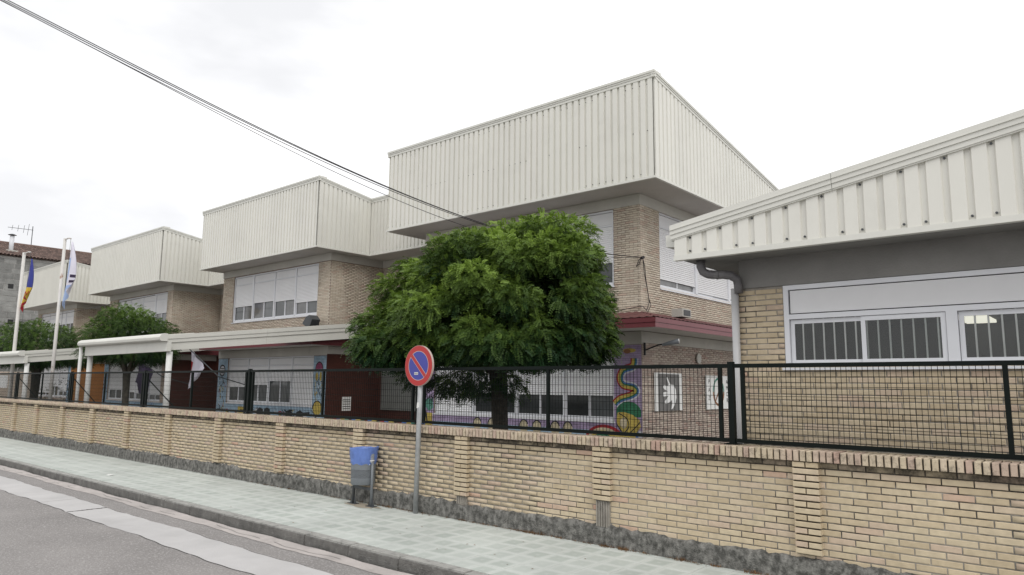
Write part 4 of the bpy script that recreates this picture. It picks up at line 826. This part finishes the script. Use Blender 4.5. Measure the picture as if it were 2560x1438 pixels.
# ================================================================== COVERED WALKWAYS
def walkway(label, dx, dz):
    T = thing('covered_walkway', label, 'walkway roof', (-21 + dx, 9.2, .08), 'covered walkways in the yard')
    def B(): return MB()
    ga, gb = -26.84 + dx, -20.55 + dx; zg = 3.03 + dz
    prof = [(0, 0), (-.16, .0), (-.20, .03), (-.215, .10), (-.18, .165), (-.10, .205), (0, .205)]   # round nosed gutter, offset y then z
    mb = MB(); k = len(mb.v); n = len(prof)
    for xx, zz in ((ga, zg + .015), (gb, zg)): mb.v += [(xx, 9.0 + a, zz + b) for a, b in prof]
    for i in range(n): j = (i + 1) % n; mb.f.append((i, j, n + j, n + i)); mb.m.append(0)
    mb.f.append(tuple(range(n))); mb.f.append(tuple(range(2 * n - 1, n - 1, -1))); mb.m += [0, 0]; mb.build('gutter', 'trim', T)
    MB().prism(side(gb), [(9.0 + a * 1.06, zg - .004 + b * 1.05) for a, b in prof], 0, .03).build('gutter_end_cap', 'trim', T)
    MB().sbox(front(9.008), ga + .1, gb + .0, -.12, 0, zg - .30, zg + .02, zg - .285, zg + .02).build('front_beam', 'trim', T)
    sl = .123; ya, yb = 9.02, 16.6; X_ = -20.8 + dx
    s_ = side(X_); z0 = 3.205 + dz; z1 = z0 + sl * (yb - ya)
    z0b, z1b = 2.765 + dz, 2.765 + dz + .108 * (yb - ya)      # beam tapers a little towards the school
    f1_, f2_ = .30, .56
    for (p, q, o) in ((0.0, .26, .07), (.265, .50, .05), (.505, 1.0, .02)):
        for u0, u1 in ((ya, 12.2), (12.205, yb)):
            g_ = lambda u, t: (z0 + (z1 - z0) * (u - ya) / (yb - ya)) * (1 - t) + (z0b + (z1b - z0b) * (u - ya) / (yb - ya)) * t
            MB().sbox(s_, u0, u1, -.10, o, g_(u0, q), g_(u0, p), g_(u1, q), g_(u1, p)).build('side_beam', 'trim', T)
    MB().sbox(side(X_), ya + .16, yb, -1.8, -.10, z0 - .24, z0 - .12, z1 - .24, z1 - .12).build('roof', 'darkdoor', T)
    MB().sbox(side(X_), ya + .16, yb, -1.9, -1.8, z0 - .42, z0 - .02, z1 - .42, z1 - .02).build('side_beam', 'trim', T)
    MB().sbox(side(gb), 9.0, 9.9, -(gb - ga), -.3, zg + .13, zg + .19, zg + .24, zg + .30).build('front_roof', 'trim', T)
    for cx in (-20.70 + dx, -26.66 + dx): MB().tube([(cx, 9.16, .08), (cx, 9.16, zg - .29)], .082, 14).build('column', 'colwhite', T, smooth=True)
    MB().tube([(ga + .06, 8.9, .08), (ga + .05, 8.9, zg)], .055, 12).build('downpipe', 'colwhite', T, smooth=True)
    return T
walkway('nearer cream covered walkway roof with round columns running to the middle wing', 0, 0)
walkway('farther cream covered walkway roof at the far left behind the flagpoles', -12.55, -.175)

# ================================================================== TREES
def frond_set(base, dirs, nrm, ln, npair, lw, ll):
    """pinnate leaves as numpy quads: base (n,3), direction, up normal, length"""
    n = len(base); d = dirs / np.linalg.norm(dirs, axis=1, keepdims=True)
    sd = np.cross(d, nrm); sd /= np.linalg.norm(sd, axis=1, keepdims=True) + 1e-9; up = np.cross(sd, d)
    Vs = []
    for k in range(npair):
        t = (k + 1) / (npair + .5); droop = -0.35 * (t ** 2)
        P = base + d * (ln * t)[:, None] + np.array([0, 0, 1.0]) * (ln * droop)[:, None]
        sc = ll * (1.0 - .45 * abs(t - .45))
        for s in (-1, 1):
            ld = d * .35 + sd * s * .95 + up * RNG.uniform(-.45, .25, (n, 1)); ld /= np.linalg.norm(ld, axis=1, keepdims=True)
            wv = np.cross(ld, up); wv /= np.linalg.norm(wv, axis=1, keepdims=True) + 1e-9
            lk = (sc * RNG.uniform(.8, 1.2, n))[:, None]
            a = P; b = P + ld * lk * .5 + wv * lw * lk; c = P + ld * lk - up * lk * .12; e_ = P + ld * lk * .5 - wv * lw * lk
            Vs.append(np.stack([a, b, c, e_], 1))
    V = np.concatenate(Vs, 1)                                 # n, npair*2*4, 3
    return V
def crown(parent, c, R, hup, hdn, ncl, nfr, lsize, mat, wind=(-.18, 0, 0), npair=6, seed=3, tip=None, inner=.16, cl=.42, lf=.24, extra=()):
    rg = np.random.default_rng(seed); c = np.array(c); base = []; dr = []; nm = []; tn = []
    for i in range(ncl + len(extra)):
        z = 1 - 1.42 * (min(i, ncl - 1) + .5) / ncl; ph = i * 2.399963 + rg.uniform(-.25, .25); rr = math.sqrt(max(0, 1 - z * z))
        dv = np.array([rr * math.cos(ph), rr * math.sin(ph), z])
        bulge = 1 + .10 * math.sin(3 * ph + 1.3) * rr + .07 * math.sin(5 * ph + 4 * z) + rg.uniform(-.17, .08)
        se = (abs(rr) ** 2.3 + abs(z) ** 2.3) ** (-1 / 2.3)
        p = np.array([dv[0] * R, dv[1] * R, dv[2] * (hup if z > 0 else hdn)]) * bulge * se
        if tip is not None: p[0] += tip[0] * max(0, z) ; p[1] += tip[1] * max(0, z)
        if i >= ncl: p = np.array(extra[i - ncl]) - c; up_ = p[2] > .3; dv = np.array([p[0], p[1], 1.2 if up_ else -.6]); dv /= np.linalg.norm(dv); z = .45 if up_ else -.7
        cr = cl * rg.uniform(.65, 1.4); ctint = rg.uniform(-.26, .24) + .34 * z - .12 * dv[0]  # light painted into the tint: clumps paler towards the top and left
        n = int(nfr * (cr / cl) ** 2 * (.5 if i >= ncl and z < 0 else 1))
        o = rg.normal(size=(n, 3)); o /= np.linalg.norm(o, axis=1, keepdims=True); o *= (rg.uniform(.25, 1, n) ** .6)[:, None] * cr
        o[:, 2] *= .62; od = np.sum(o * dv, 1); keep = od > -.45 * cr; o = o[keep]; n = len(o)
        b = p + o; base.append(b)
        on = o / (np.linalg.norm(o, axis=1, keepdims=True) + 1e-6)
        d = on * .7 + dv * .55 + rg.normal(size=(n, 3)) * .55 + np.array(wind) + np.array([0, 0, -.42]); dr.append(d)
        nm.append(dv * .6 + on * .4 + np.array([0, 0, .7]) + rg.normal(size=(n, 3)) * .25)
        tn.append(np.clip(.36 + ctint + .30 * on[:, 2] + rg.normal(size=n) * .12, 0, 1))  # upper fronds of each clump tinted paler, a painted top highlight
    ni = int(sum(len(b) for b in base) * inner)
    q = rg.normal(size=(ni, 3)); q /= np.linalg.norm(q, axis=1, keepdims=True); q *= (rg.uniform(.45, .88, ni))[:, None]
    b = np.stack([q[:, 0] * R, q[:, 1] * R, np.where(q[:, 2] > 0, q[:, 2] * hup, q[:, 2] * hdn)], 1); base.append(b); dr.append(q + rg.normal(size=(ni, 3)) * .6); nm.append(rg.normal(size=(ni, 3)) + np.array([0, 0, 1.0])); tn.append(np.clip(rg.normal(.14, .08, ni), 0, 1))  # inner fronds tinted dark, painting the shade inside the crown
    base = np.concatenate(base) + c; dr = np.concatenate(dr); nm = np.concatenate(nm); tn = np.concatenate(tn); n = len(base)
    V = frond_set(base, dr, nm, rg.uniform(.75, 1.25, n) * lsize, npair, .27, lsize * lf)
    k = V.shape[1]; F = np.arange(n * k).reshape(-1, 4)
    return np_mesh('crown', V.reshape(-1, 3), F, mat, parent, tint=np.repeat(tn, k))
def limbs(parent, base, top, r, ends, mat):
    mb = MB(); b = Vector(base); t = Vector(top)
    mb.tube([b - Vector((0, 0, .1)), b + Vector((0, 0, .25)), b.lerp(t, .5) + Vector((.02, .01, 0)), t], [r * 1.25, r * 1.02, r * .92, r * 1.05], 12)
    mb.build('trunk', mat, parent, smooth=True)
    for e_ in ends:
        e_ = Vector(e_); m_ = t.lerp(e_, .5) + Vector((random.uniform(-.12, .12), random.uniform(-.12, .12), .18)); MB().tube([t - Vector((0, 0, .12)), t.lerp(m_, .5), m_, e_], [r * .62, r * .45, r * .32, r * .14], 8).build('limb', mat, parent, smooth=True)
def ring(c, R, z0, n, ph=0): return [(c[0] + R * math.cos(ph + 6.283 * i / n), c[1] + R * math.sin(ph + 6.283 * i / n), z0 + .25 * math.sin(i * 2.1)) for i in range(n)]
T1 = thing('locust_tree', 'large dense green tree with dark trunk behind the no parking sign', 'tree', (-9.1, 10.3, .08), 'yard trees')
limbs(T1, (-9.12, 10.3, .08), (-9.2, 10.3, 2.15), .165, ring((-9.3, 10.3), 1.5, 3.1, 7) + ring((-9.2, 10.3), .7, 4.0, 3, .5), 'bark')
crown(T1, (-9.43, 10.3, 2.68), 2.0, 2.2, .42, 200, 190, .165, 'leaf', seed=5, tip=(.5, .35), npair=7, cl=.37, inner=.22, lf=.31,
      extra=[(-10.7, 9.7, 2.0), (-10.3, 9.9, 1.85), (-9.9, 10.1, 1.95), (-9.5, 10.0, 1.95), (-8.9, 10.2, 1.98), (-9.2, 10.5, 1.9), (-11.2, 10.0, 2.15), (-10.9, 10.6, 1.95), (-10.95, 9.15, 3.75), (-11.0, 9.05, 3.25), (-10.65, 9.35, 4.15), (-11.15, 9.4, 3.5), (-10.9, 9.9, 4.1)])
T2 = thing('locust_tree', 'smaller round tree behind the nearer walkway gutter', 'tree', (-29.0, 11.3, .08), 'yard trees')
limbs(T2, (-29.0, 11.3, .08), (-29.05, 11.3, 2.2), .13, ring((-29, 11.3), 1.0, 3.2, 6), 'barkl')
crown(T2, (-29.3, 11.4, 3.2), 1.45, 1.35, .80, 80, 90, .22, 'leaf2', seed=8, npair=6, cl=.40, inner=.3)
T3 = thing('locust_tree', 'wide leafy tree at the far left behind the flagpoles', 'tree', (-40.4, 11.5, .08), 'yard trees')
limbs(T3, (-40.4, 11.5, .08), (-40.2, 11.5, 2.3), .20, ring((-40.3, 11.5), 1.2, 3.2, 6), 'bark')
crown(T3, (-40.6, 11.5, 3.1), 2.2, 1.40, .70, 90, 90, .24, 'leaf2', seed=12, npair=6, cl=.46, inner=.3)
# small shrub at the yard wall
T = thing('shrub', 'small scrubby shrub behind the fence beside the orange wall', 'shrub', (-34.2, 10.6, .08))
crown(T, (-34.2, 10.6, 1.05), .55, .75, .6, 24, 16, .16, 'shrub', seed=21, npair=4, cl=.25); MB().tube([(-34.2, 10.6, .08), (-34.2, 10.6, 1.0)], .03, 6).build('stem', 'bark', T)
# coloured pegs edging a planting bed in front of the entrance
PEGC = ['m_yel', 'm_teal', 'm_red', 'm_blu']
E_ = thing('bed_edging', 'row of red, yellow, green and blue pegs edging the bed behind the wall', 'edging', (-19, 15.2, .08))
for k in range(26):
    xx = -18.6 + .185 * k; MB().tube([(xx, 13.1, .08), (xx, 13.1, .85 + random.uniform(-.02, .02))], .075, 8).build('peg', PEGC[k % 4], E_)

# ================================================================== FLAGPOLES AND FLAGS
def pole(label, x, y, top, r, hook):
    T = thing('flagpole', label, 'flagpole', (x, y, .08), 'white flagpoles')
    MB().tube([(x, y, .08), (x + .0, y, top)], [r * 1.05, r * .85], 10).build('pole', 'polewhite', T, smooth=True)
    MB().tube([(x, y, top - .04), (x + hook * .6, y + .02, top - .02), (x + hook, y + .03, top - .06)], .025, 6).build('hook', 'polewhite', T)
    MB().tube([(x + hook, y + .03, top - .06), (x + hook * .55, y + .05, 3.4)], .006, 5).build('halyard', 'greyd', T)
    return T
pole('taller front flagpole, the right one of the two at the left', -27.56, 8.35, 6.76, .056, .47)
pole('rusty rear flagpole at the far left edge, the left one of the two', -36.78, 9.6, 7.5, .075, .80)
def flag(name, label, grid, colour, parent_loc):
    """grid of rows of points; colour(i,j) gives the material key per cell; two-sided cloth with 4 mm depth"""
    mb = MB(); R_ = len(grid); C_ = len(grid[0])
    for i in range(R_ - 1):
        for j in range(C_ - 1):
            q = [grid[i][j], grid[i][j + 1], grid[i + 1][j + 1], grid[i + 1][j]]; mb.face(q, colour(i / (R_ - 1), j / (C_ - 1))); mb.face([(p[0], p[1] + .004, p[2]) for p in reversed(q)], colour(i / (R_ - 1), j / (C_ - 1)))
    o = mb.build(name, smooth=True); return tag(o, label, 'flag', 'flags')
# limp flag on the right pole: hangs from the hook in folds
def limp(x, y, zt, zb, w_top, w_mid, fold, n=22, m=14, lean=0.0):
    g_ = []
    for i in range(n):
        t = i / (n - 1); wd = w_top + (w_mid - w_top) * math.sin(min(t / .55, 1) * math.pi / 2) if t < .55 else w_mid * (1 - (t - .55) / .45 * .62); row = []
        for j in range(m):
            s = j / (m - 1); row.append((x + lean * t + (s - .5 * t * .6) * wd, y + fold * math.sin(s * 9 + t * 2.2) * (.3 + t), zt + (zb - zt) * t * (1 - .30 * s * (t > .5) * (t - .5) * 2) - .12 * s * wd))
        g_.append(row)
    return g_
flag('flag', 'limp white and pale blue flag with small dark lettering on the taller pole', limp(-27.12, 8.42, 6.60, 4.30, .08, 1.0, .05, lean=-.15),
     lambda i, j: 'flaglb' if (i > .62 and j < .55) or (j < .12 and i > .2) else ('flagred' if .42 < i < .50 and .05 < j < .22 else 'flagpurple' if (.44 < i < .48 and .45 < j < .9) or (.54 < i < .58 and .4 < j < .8) or (.5 < i < .56 and .1 < j < .25) else 'flagwhite'), 0)
flag('flag', 'drooping blue, yellow and red flag with a red crest on the rear pole', limp(-36.00, 9.68, 7.15, 4.85, .08, 1.05, .06, lean=-.55),
     lambda i, j: 'flagblue' if i < .50 else ('flagred' if i > .86 or (.58 < i < .76 and .25 < j < .75 and int(i * 26 + j * 11) % 3) else 'flagyel'), 0)
# two flags on slanting poles at the facade of the middle wing
def wall_flag(label, x, y, zb, x2, zt, cloth):
    T = thing('wall_flag', label, 'flag', (x, y, zb), 'flags on slanting poles')
    MB().tube([(x, W2 - .02, zb - .35), (x, y, zb), (x2, y - .35, zt)], .022, 6).build('staff', 'greyd', T)
    cloth(T); return T
def cl1(T):
    g_ = []
    for i in range(12):
        t = i / 11; row = []
        for j in range(10): s = j / 9; row.append((-28.25 + 1.25 * s * (1 - .55 * t) - .05 * t, 13.35 + .05 * math.sin(s * 11 + t * 3), 3.15 - .72 * s - t * (1.45 - 1.05 * s) * 1.1))
        g_.append(row)
    mb = MB()
    for i in range(11):
        for j in range(9): mb.face([g_[i][j], g_[i][j + 1], g_[i + 1][j + 1], g_[i + 1][j]], 'flagred' if j < 1 and i > 2 else 'flagyel' if j == 1 and 3 < i < 8 else 'flagpurple' if i > 8 and j > 2 and j < 7 else 'flagwhite')
    mb.build('cloth', parent=T, smooth=True)
wall_flag('white flag with a red edge on a slanting staff at the dark entrance', -26.4, 13.6, 2.10, -28.2, 3.18, cl1)
def cl2(T):
    g_ = []
    for i in range(10):
        t = i / 9; row = []
        for j in range(10): s = j / 9; row.append((-33.0 + 1.5 * s - .25 * t, 13.3 + .05 * math.sin(s * 9 + t * 3), 2.72 - .45 * s - (1.25 if 2 < j < 7 else .85) * t + .1 * math.sin(s * 3)))
        g_.append(row)
    mb = MB()
    for i in range(9):
        for j in range(9): mb.face([g_[i][j], g_[i][j + 1], g_[i + 1][j + 1], g_[i + 1][j]], 'flagpurple')
    mb.build('cloth', parent=T, smooth=True)
wall_flag('dark purple flag on a slanting staff behind the small round tree', -31.3, 13.6, 2.12, -32.9, 2.82, cl2)

# ================================================================== NO-PARKING SIGN
SX, SY = -8.165, 7.385
sg = thing('no_parking_sign', 'round no parking sign, blue with red ring and bar, on a galvanised pole', 'road sign', (SX - .02, SY, 0))
MB().tube([(SX - .035, SY, -.02), (SX + .01, SY, 2.42)], .038, 16).build('pole', 'galv', sg, smooth=True)
fs = front(SY - .05); SC = (SX, 2.165); SR = .305
MB().prism(fs, ell(SC[0], SC[1], SR, SR, 48), -.035, .0).build('rim', 'signrim', sg)
def annulus(fr_, c, r0, r1, o0, o1, n=48):
    mb = MB()
    for i in range(n):
        a, b = 2 * math.pi * i / n, 2 * math.pi * (i + 1) / n
        mb.prism(fr_, [(c[0] + r0 * math.cos(a), c[1] + r0 * math.sin(a)), (c[0] + r1 * math.cos(a), c[1] + r1 * math.sin(a)), (c[0] + r1 * math.cos(b), c[1] + r1 * math.sin(b)), (c[0] + r0 * math.cos(b), c[1] + r0 * math.sin(b))], o0, o1)
    return mb
MB().prism(fs, ell(SC[0], SC[1], .218, .218, 48), .0005, .0025).build('blue_face', 'signblue', sg)
annulus(fs, SC, .222, .300, .0005, .003).build('red_ring', 'signred', sg); annulus(fs, SC, .214, .222, .0005, .0034).build('pale_outline', 'signrim', sg)
c45 = math.sqrt(.5)
def diag(half, l): return [(SC[0] + (-l * c45 + k * half * c45), SC[1] + (l * c45 + k * half * c45)) for k in (-1, 1)] + [(SC[0] + (l * c45 + k * half * c45), SC[1] + (-l * c45 + k * half * c45)) for k in (1, -1)]
MB().prism(fs, diag(.033, .215), .003, .0046).build('bar_outline', 'signrim', sg); MB().prism(fs, diag(.026, .218), .0048, .006).build('red_bar', 'signred', sg)
stk = MB().prism(fs, rect(SC[0] - .085, SC[0] - .0, SC[1] - .135, SC[1] - .098), .0047, .0056).build('sticker', 'paper', sg)
for k in range(4): MB().prism(fs, rect(SC[0] - .078 + .019 * k, SC[0] - .066 + .019 * k, SC[1] - .127, SC[1] - .106), .0058, .0062).build('print_mark', 'postgrey', stk)
MB().prism(front(SY - .0385), [(SX - .03, 1.53), (SX + .022, 1.545), (SX + .012, 1.62), (SX - .022, 1.615)], -.006, .001).build('pole_sticker', 'paper', sg)
MB().box(front(SY), SX - .055, SX + .06, -.045, .048, 2.19, 2.225).build('clamp', 'galv', sg); MB().box(front(SY), SX - .055, SX + .06, -.045, .048, 2.08, 2.115).build('clamp', 'galv', sg)

# ================================================================== LITTER BIN
BX, BY = -9.335, 7.285
bn = thing('litter_bin', 'grey metal litter bin with blue bag on two posts beside the wall', 'litter bin', (BX, BY, 0))
for px, nm in ((-9.562, 'post'), (-9.112, 'post')):
    ty = .80 if px > -9.3 else .66
    po = MB().tube([(px, BY, 0.01), (px, BY, ty)], .023, 10).build(nm, 'grey' if px > -9.3 else 'greyd', bn, smooth=True)
    f_ = MB(); f_.wb(px - .09, px + .09, BY - .045, BY + .045, 0.002, .012)
    f_.prism(front(BY + .004), [(px - .075, .012), (px + .075, .012), (px + .02, .14), (px - .02, .14)], 0, .008); f_.build('foot', 'greyd', po)
MB().wb(-9.54, -9.13, BY - .012, BY + .012, .245, .285).build('crossbar', 'greyd', bn)
RBN = .198
n = 30; V = []; F = []; zs_ = np.linspace(.335, .70, 16)
MB().lathe((BX, BY), [(0.0, .322), (RBN * .90, .322), (RBN * .95, .335), (RBN * .965, .43)], 32).build('bin_base', 'grey', bn, smooth=True)
MB().lathe((BX, BY), [(RBN * .97, .56), (RBN, .72), (RBN, .80), (RBN - .01, .80), (RBN - .01, .56)], 32).build('container', 'grey', bn, smooth=True)
mb = MB(); na = 62; nr = 7                                     # perforated belt: webs round diamond holes
for r_ in range(nr):
    z0, z1 = .43 + r_ * (.13 / nr), .43 + (r_ + 1) * (.13 / nr); zc = (z0 + z1) / 2
    for a in range(na):
        t0 = 2 * math.pi * (a + .5 * (r_ % 2)) / na; t1 = t0 + 2 * math.pi / na; tm = (t0 + t1) / 2; R0 = RBN * .968
        pt = lambda t, z, R=R0: (BX + R * math.cos(t), BY + R * math.sin(t), z)
        q = (t1 - t0) * .27; hz = (z1 - z0) * .27; O = [pt(t0, z0), pt(t1, z0), pt(t1, z1), pt(t0, z1)]; I = [pt(tm - q, zc - hz), pt(tm + q, zc - hz), pt(tm + q, zc + hz), pt(tm - q, zc + hz)]
        for i in range(4): mb.face([O[i], O[(i + 1) % 4], I[(i + 1) % 4], I[i]])
mb.build('perforated_belt', 'grey', bn); MB().lathe((BX, BY), [(RBN * .90, .42), (RBN * .90, .57)], 32).build('liner', 'black', bn)
n = 72; prof = [(.90, .60, 0), (1.035, .665, .5), (1.045, .70, .7), (1.08, .76, 1), (1.11, .83, 1), (1.15, .882, .7), (1.155, .892, .5), (1.12, .888, .5), (1.06, .83, .6), (.98, .72, .3)]
V = []; F = []
for k, (s, z, a) in enumerate(prof):
    for i in range(n):
        t = 2 * math.pi * i / n; rr = RBN * s * (1 + a * (.022 * math.sin(7 * t + z * 30) + .014 * math.sin(13 * t - z * 50) + .012 * math.sin(23 * t + z * 20))) ; V.append((BX + rr * math.cos(t), BY + rr * math.sin(t), z + a * .006 * math.sin(5 * t + 1) + (.012 * math.cos(t) if z > .8 else 0) + (.012 * math.sin(9 * t) if k == 1 else 0)))
for k in range(len(prof) - 1):
    for i in range(n): j = (i + 1) % n; F.append((k * n + i, k * n + j, (k + 1) * n + j, (k + 1) * n + i))
b_ = np_mesh('bag', np.array(V), np.array(F), 'bag', bn); b_.data.polygons.foreach_set('use_smooth', [True] * len(b_.data.polygons))
MB().wb(-9.135, -9.09, BY - .03, BY - .022, .66, .78).build('latch', 'galv', bn)
MB().tube([(-9.14, BY - .03, .70), (-9.11, BY - .036, .695), (-9.08, BY - .02, .70), (-9.11, BY + .03, .70)], .008, 6).tube([(-9.13, BY - .034, .695), (-9.145, BY - .035, .66), (-9.135, BY - .032, .63)], .005, 5).build('wire_tie', 'white', bn)
MB().tube([(-9.53, BY - .02, .31), (-9.515, BY - .06, .30)], .014, 8).build('hinge_bolt', 'galv', bn)

# ================================================================== CABLES
def sag(p0, p1, p2, p3, off):
    """smooth curve through four points"""
    P = [Vector(p) + Vector(off) * k for p, k in ((p0, 0), (p1, 1), (p2, 1), (p3, .6))]; ps = []
    ts = [0, .525, .764, 1.0]
    for i in range(61):
        t = i / 60 * 1.18; v = Vector((0, 0, 0))
        for a in range(4):
            l = 1.0
            for b in range(4):
                if a != b: l *= (t - ts[b]) / (ts[a] - ts[b])
            v += P[a] * l
        ps.append(v)
    return ps
def ln(t): return (-8.7 - 5.37 * t, 14.86 - 11.87 * t)
def cab(z1, z2, z3, off, label, r=.011):
    a, b, c = ln(.525), ln(.764), ln(1.0)
    o = MB().tube(sag((-8.7, 14.86, 4.96), (*a, z1), (*b, z2), (*c, z3), off), r, 5).build('overhead_cable', 'cable', smooth=True)
    return tag(o, label, 'cable', 'overhead cables')
cab(6.07, 7.16, 8.34, (0, 0, 0), 'upper black overhead cable of the close pair slanting across the sky', .009)
cab(6.045, 7.12, 8.30, (.02, 0, 0), 'lower black overhead cable of the close pair slanting across the sky', .009)
cab(6.02, 7.09, 8.285, (-.015, 0, 0), 'third thin black overhead cable just below the close pair', .0075)
cab(5.90, 7.06, 8.28, (-.02, 0, 0), 'lowest sagging overhead cable, well below the other three', .0065)
T = thing('cable_drop', 'loop of black cable hanging down the brick corner to the red canopy', 'cable', (-8.72, 14.9, 4.9))
for pts in ([(-8.70, 14.9, 4.96), (-8.70, 14.99, 4.75), (-8.73, 15.10, 4.4), (-8.75, 15.25, 4.0), (-8.74, 15.33, 3.85), (-8.74, 15.22, 3.72), (-8.73, 15.15, 3.66), (-8.72, 15.3, 3.6)],
            [(-8.71, 14.92, 4.95), (-8.74, 15.03, 4.6), (-8.745, 15.18, 4.2), (-8.74, 15.25, 3.9), (-8.74, 15.12, 3.70), (-8.74, 14.96, 3.78), (-8.80, 14.88, 3.78), (-9.3, 14.88, 3.72), (-9.9, 14.88, 3.60)],
            [(-8.72, 14.88, 4.98), (-8.80, 14.87, 4.88), (-8.86, 14.87, 4.74), (-8.80, 14.87, 4.78), (-8.73, 14.88, 4.93)]):
    MB().tube(smooth3 := [p for p in pts], .009, 5).build('cable_run', 'cable', T)
MB().tube([(-8.70, 14.84, 4.93), (-8.69, 14.93, 4.97)], .035, 8).build('clamp', 'cable', T)
o = MB().tube([(-70 + 1.35 * i, 12.9 - .02 * i, 5.2 + .0006 * (i - 15) ** 2) for i in range(31)], .012, 5).build('thin_wire', 'cable'); tag(o, 'thin dark wire crossing in front of the farthest wing', 'wire')

# ================================================================== FAR LEFT: granite house and low shed
H = thing('granite_house', 'grey granite block house with brown tile roof at the far left', 'house', (-64, 15, .08))
HX = -62.0
MB().wb(-70, HX - .02, 4, 24, 0, 10.95).build('wall', 'joint', H)
z = .1; r_ = 0
vents = ((15.55, 8.75), (15.75, 6.15))
while z < 10.8:
    h = random.choice((.36, .40, .42)); u = 4 + (r_ % 2) * .4
    while u < 23.9:
        l = random.uniform(.7, 1.15)
        if u > 13:
            MB().box(side(HX), u, u + l - .035, -.1, random.uniform(-.012, .012), z, z + h - .035).build('granite_block', 'granite', H)
        u += l
    z += h; r_ += 1
for v in vents: MB().box(side(HX), v[0] - .17, v[0] + .17, -.10, .018, v[1] - .17, v[1] + .17).build('vent_opening', 'black', H)
rt = MB(); ez, rz, exx, rx = 11.0, 12.65, HX + .25, -67.0; nr_ = 15
V = []; F = []
for k in range(nr_):
    a, b = k / nr_, (k + 1.25) / nr_; u = 4.0
    while u < 24.0:
        w_ = .235; xa, za = exx + (rx - exx) * a, ez + (rz - ez) * a; xb, zb = exx + (rx - exx) * b, ez + (rz - ez) * b; q = len(V)
        for (du, dz_) in ((0, 0), (.06, .07), (.16, .07), (.22, 0)): V += [(xa, u + du, za + dz_ + .03), (xb, u + du, zb + dz_)]
        F += [(q, q + 2, q + 3, q + 1), (q + 2, q + 4, q + 5, q + 3), (q + 4, q + 6, q + 7, q + 5)]; u += w_
np_mesh('roof_tiles', np.array(V), np.array(F), 'roof_tile', H, kind='stuff')
MB().face([(exx, 4, ez - .02), (exx, 24, ez - .02), (rx, 24, rz - .02), (rx, 4, rz - .02)]).face([(rx, 4, rz), (rx, 24, rz), (-73, 24, ez), (-73, 4, ez)]).build('roof_deck', 'roof_tile', H)
MB().tube([(rx, 4, rz + .05), (rx, 24, rz + .05)], .13, 8).build('ridge', 'roof_tile', H)
ch = MB().tube([(-63.6, 15.72, 11.4), (-63.6, 15.72, 12.75)], .15, 10).build('flue', 'alu', H, smooth=True)
MB().tube([(-63.6, 15.72, 12.82), (-63.6, 15.72, 12.90)], [.30, .12], 10).build('cowl', 'greyd', ch); MB().wb(-63.95, -63.2, 15.35, 16.1, 11.35, 11.62).build('flashing', 'band', ch)
MB().tube([(-63.6, 15.72, 12.7), (-63.6, 15.72, 12.86)], .09, 8).build('cowl_neck', 'greyd', ch)
an = thing('antenna', 'tv antenna on a thin mast above the tiled roof', 'antenna', (-67, 17.9, 12.7))
MB().tube([(-67, 17.9, 12.6), (-67, 17.9, 14.35)], .03, 6).build('mast', 'greyd', an); MB().tube([(-67, 16.2, 14.0), (-67, 17.95, 14.05)], .02, 5).build('boom', 'greyd', an)
for u, l in ((16.5, .2), (16.9, .25), (17.3, .3), (17.6, .45)): MB().tube([(-67 - l * .3, u, 14.02 - l), (-67 + l * .3, u, 14.02 + l)], .014, 5).build('element', 'greyd', an)
SHD = thing('low_shed', 'low brick shed with beige sheet fascia and white window at the far left', 'shed', (-55, 14, .08))
MB().wb(-60, -54.1, 13.2, 16, .05, 2.45).build('wall', 'brick_bg', SHD)
fsd = front(13.2); clad(SHD, front(13.0), -60, -53.9, 2.45, 2.95, 2.95, .19)
brick_stuff(lay('f', 13.19, -60, -54.1, .2, 2.4, [(-53.2, -51.4, 1.45, 2.2)], .25, .07, .012, .03, mat='brick_bg'), SHD, 'brick_bg', 'brickwork')
wo = MB().box(fsd, -53.0, -51.3, -.02, .06, 1.45, 2.2).build('window', 'white', SHD)

mb = MB(); pts = [(-9.33 + (.40 + .07 * math.sin(5 * t) + .05 * math.sin(9 * t + 1)) * math.cos(t), 7.26 + (.13 + .03 * math.sin(4 * t)) * math.sin(t), .0028) for t in np.arange(40) * 2 * math.pi / 40]
mb.face(pts); mb.build('rust_stain', 'stain', pav)
# ================================================================== small ground litter
o = MB().prism(front(0), [(-15.98, .001), (-15.8, .001), (-15.78, .012), (-15.96, .015)], -6.05, -5.98).build('paper_scrap', 'paper'); tag(o, 'white scrap of paper on the pale pavement at the left', 'litter')
mb = MB()
for _ in range(90):
    x = random.choice((random.uniform(-20, -2), random.uniform(-9, -3))); y = 7.43 - abs(random.gauss(0, .05)) if random.random() < .7 else random.uniform(5.5, 7.4)
    a = random.uniform(0, 6.28); s = random.uniform(.008, .02); mb.face([(x + s * math.cos(a), y + s * math.sin(a), .006), (x - s * .4 * math.sin(a), y + s * .4 * math.cos(a), .011), (x - s * math.cos(a), y - s * math.sin(a), .006), (x + s * .4 * math.sin(a), y - s * .4 * math.cos(a), .009)])
mb.build('fallen_leaves', 'dryleaf', kind='stuff', label='small dry leaves scattered on the pavement', category='leaves')
S.cycles.max_bounces = 8; S.cycles.transparent_max_bounces = 12
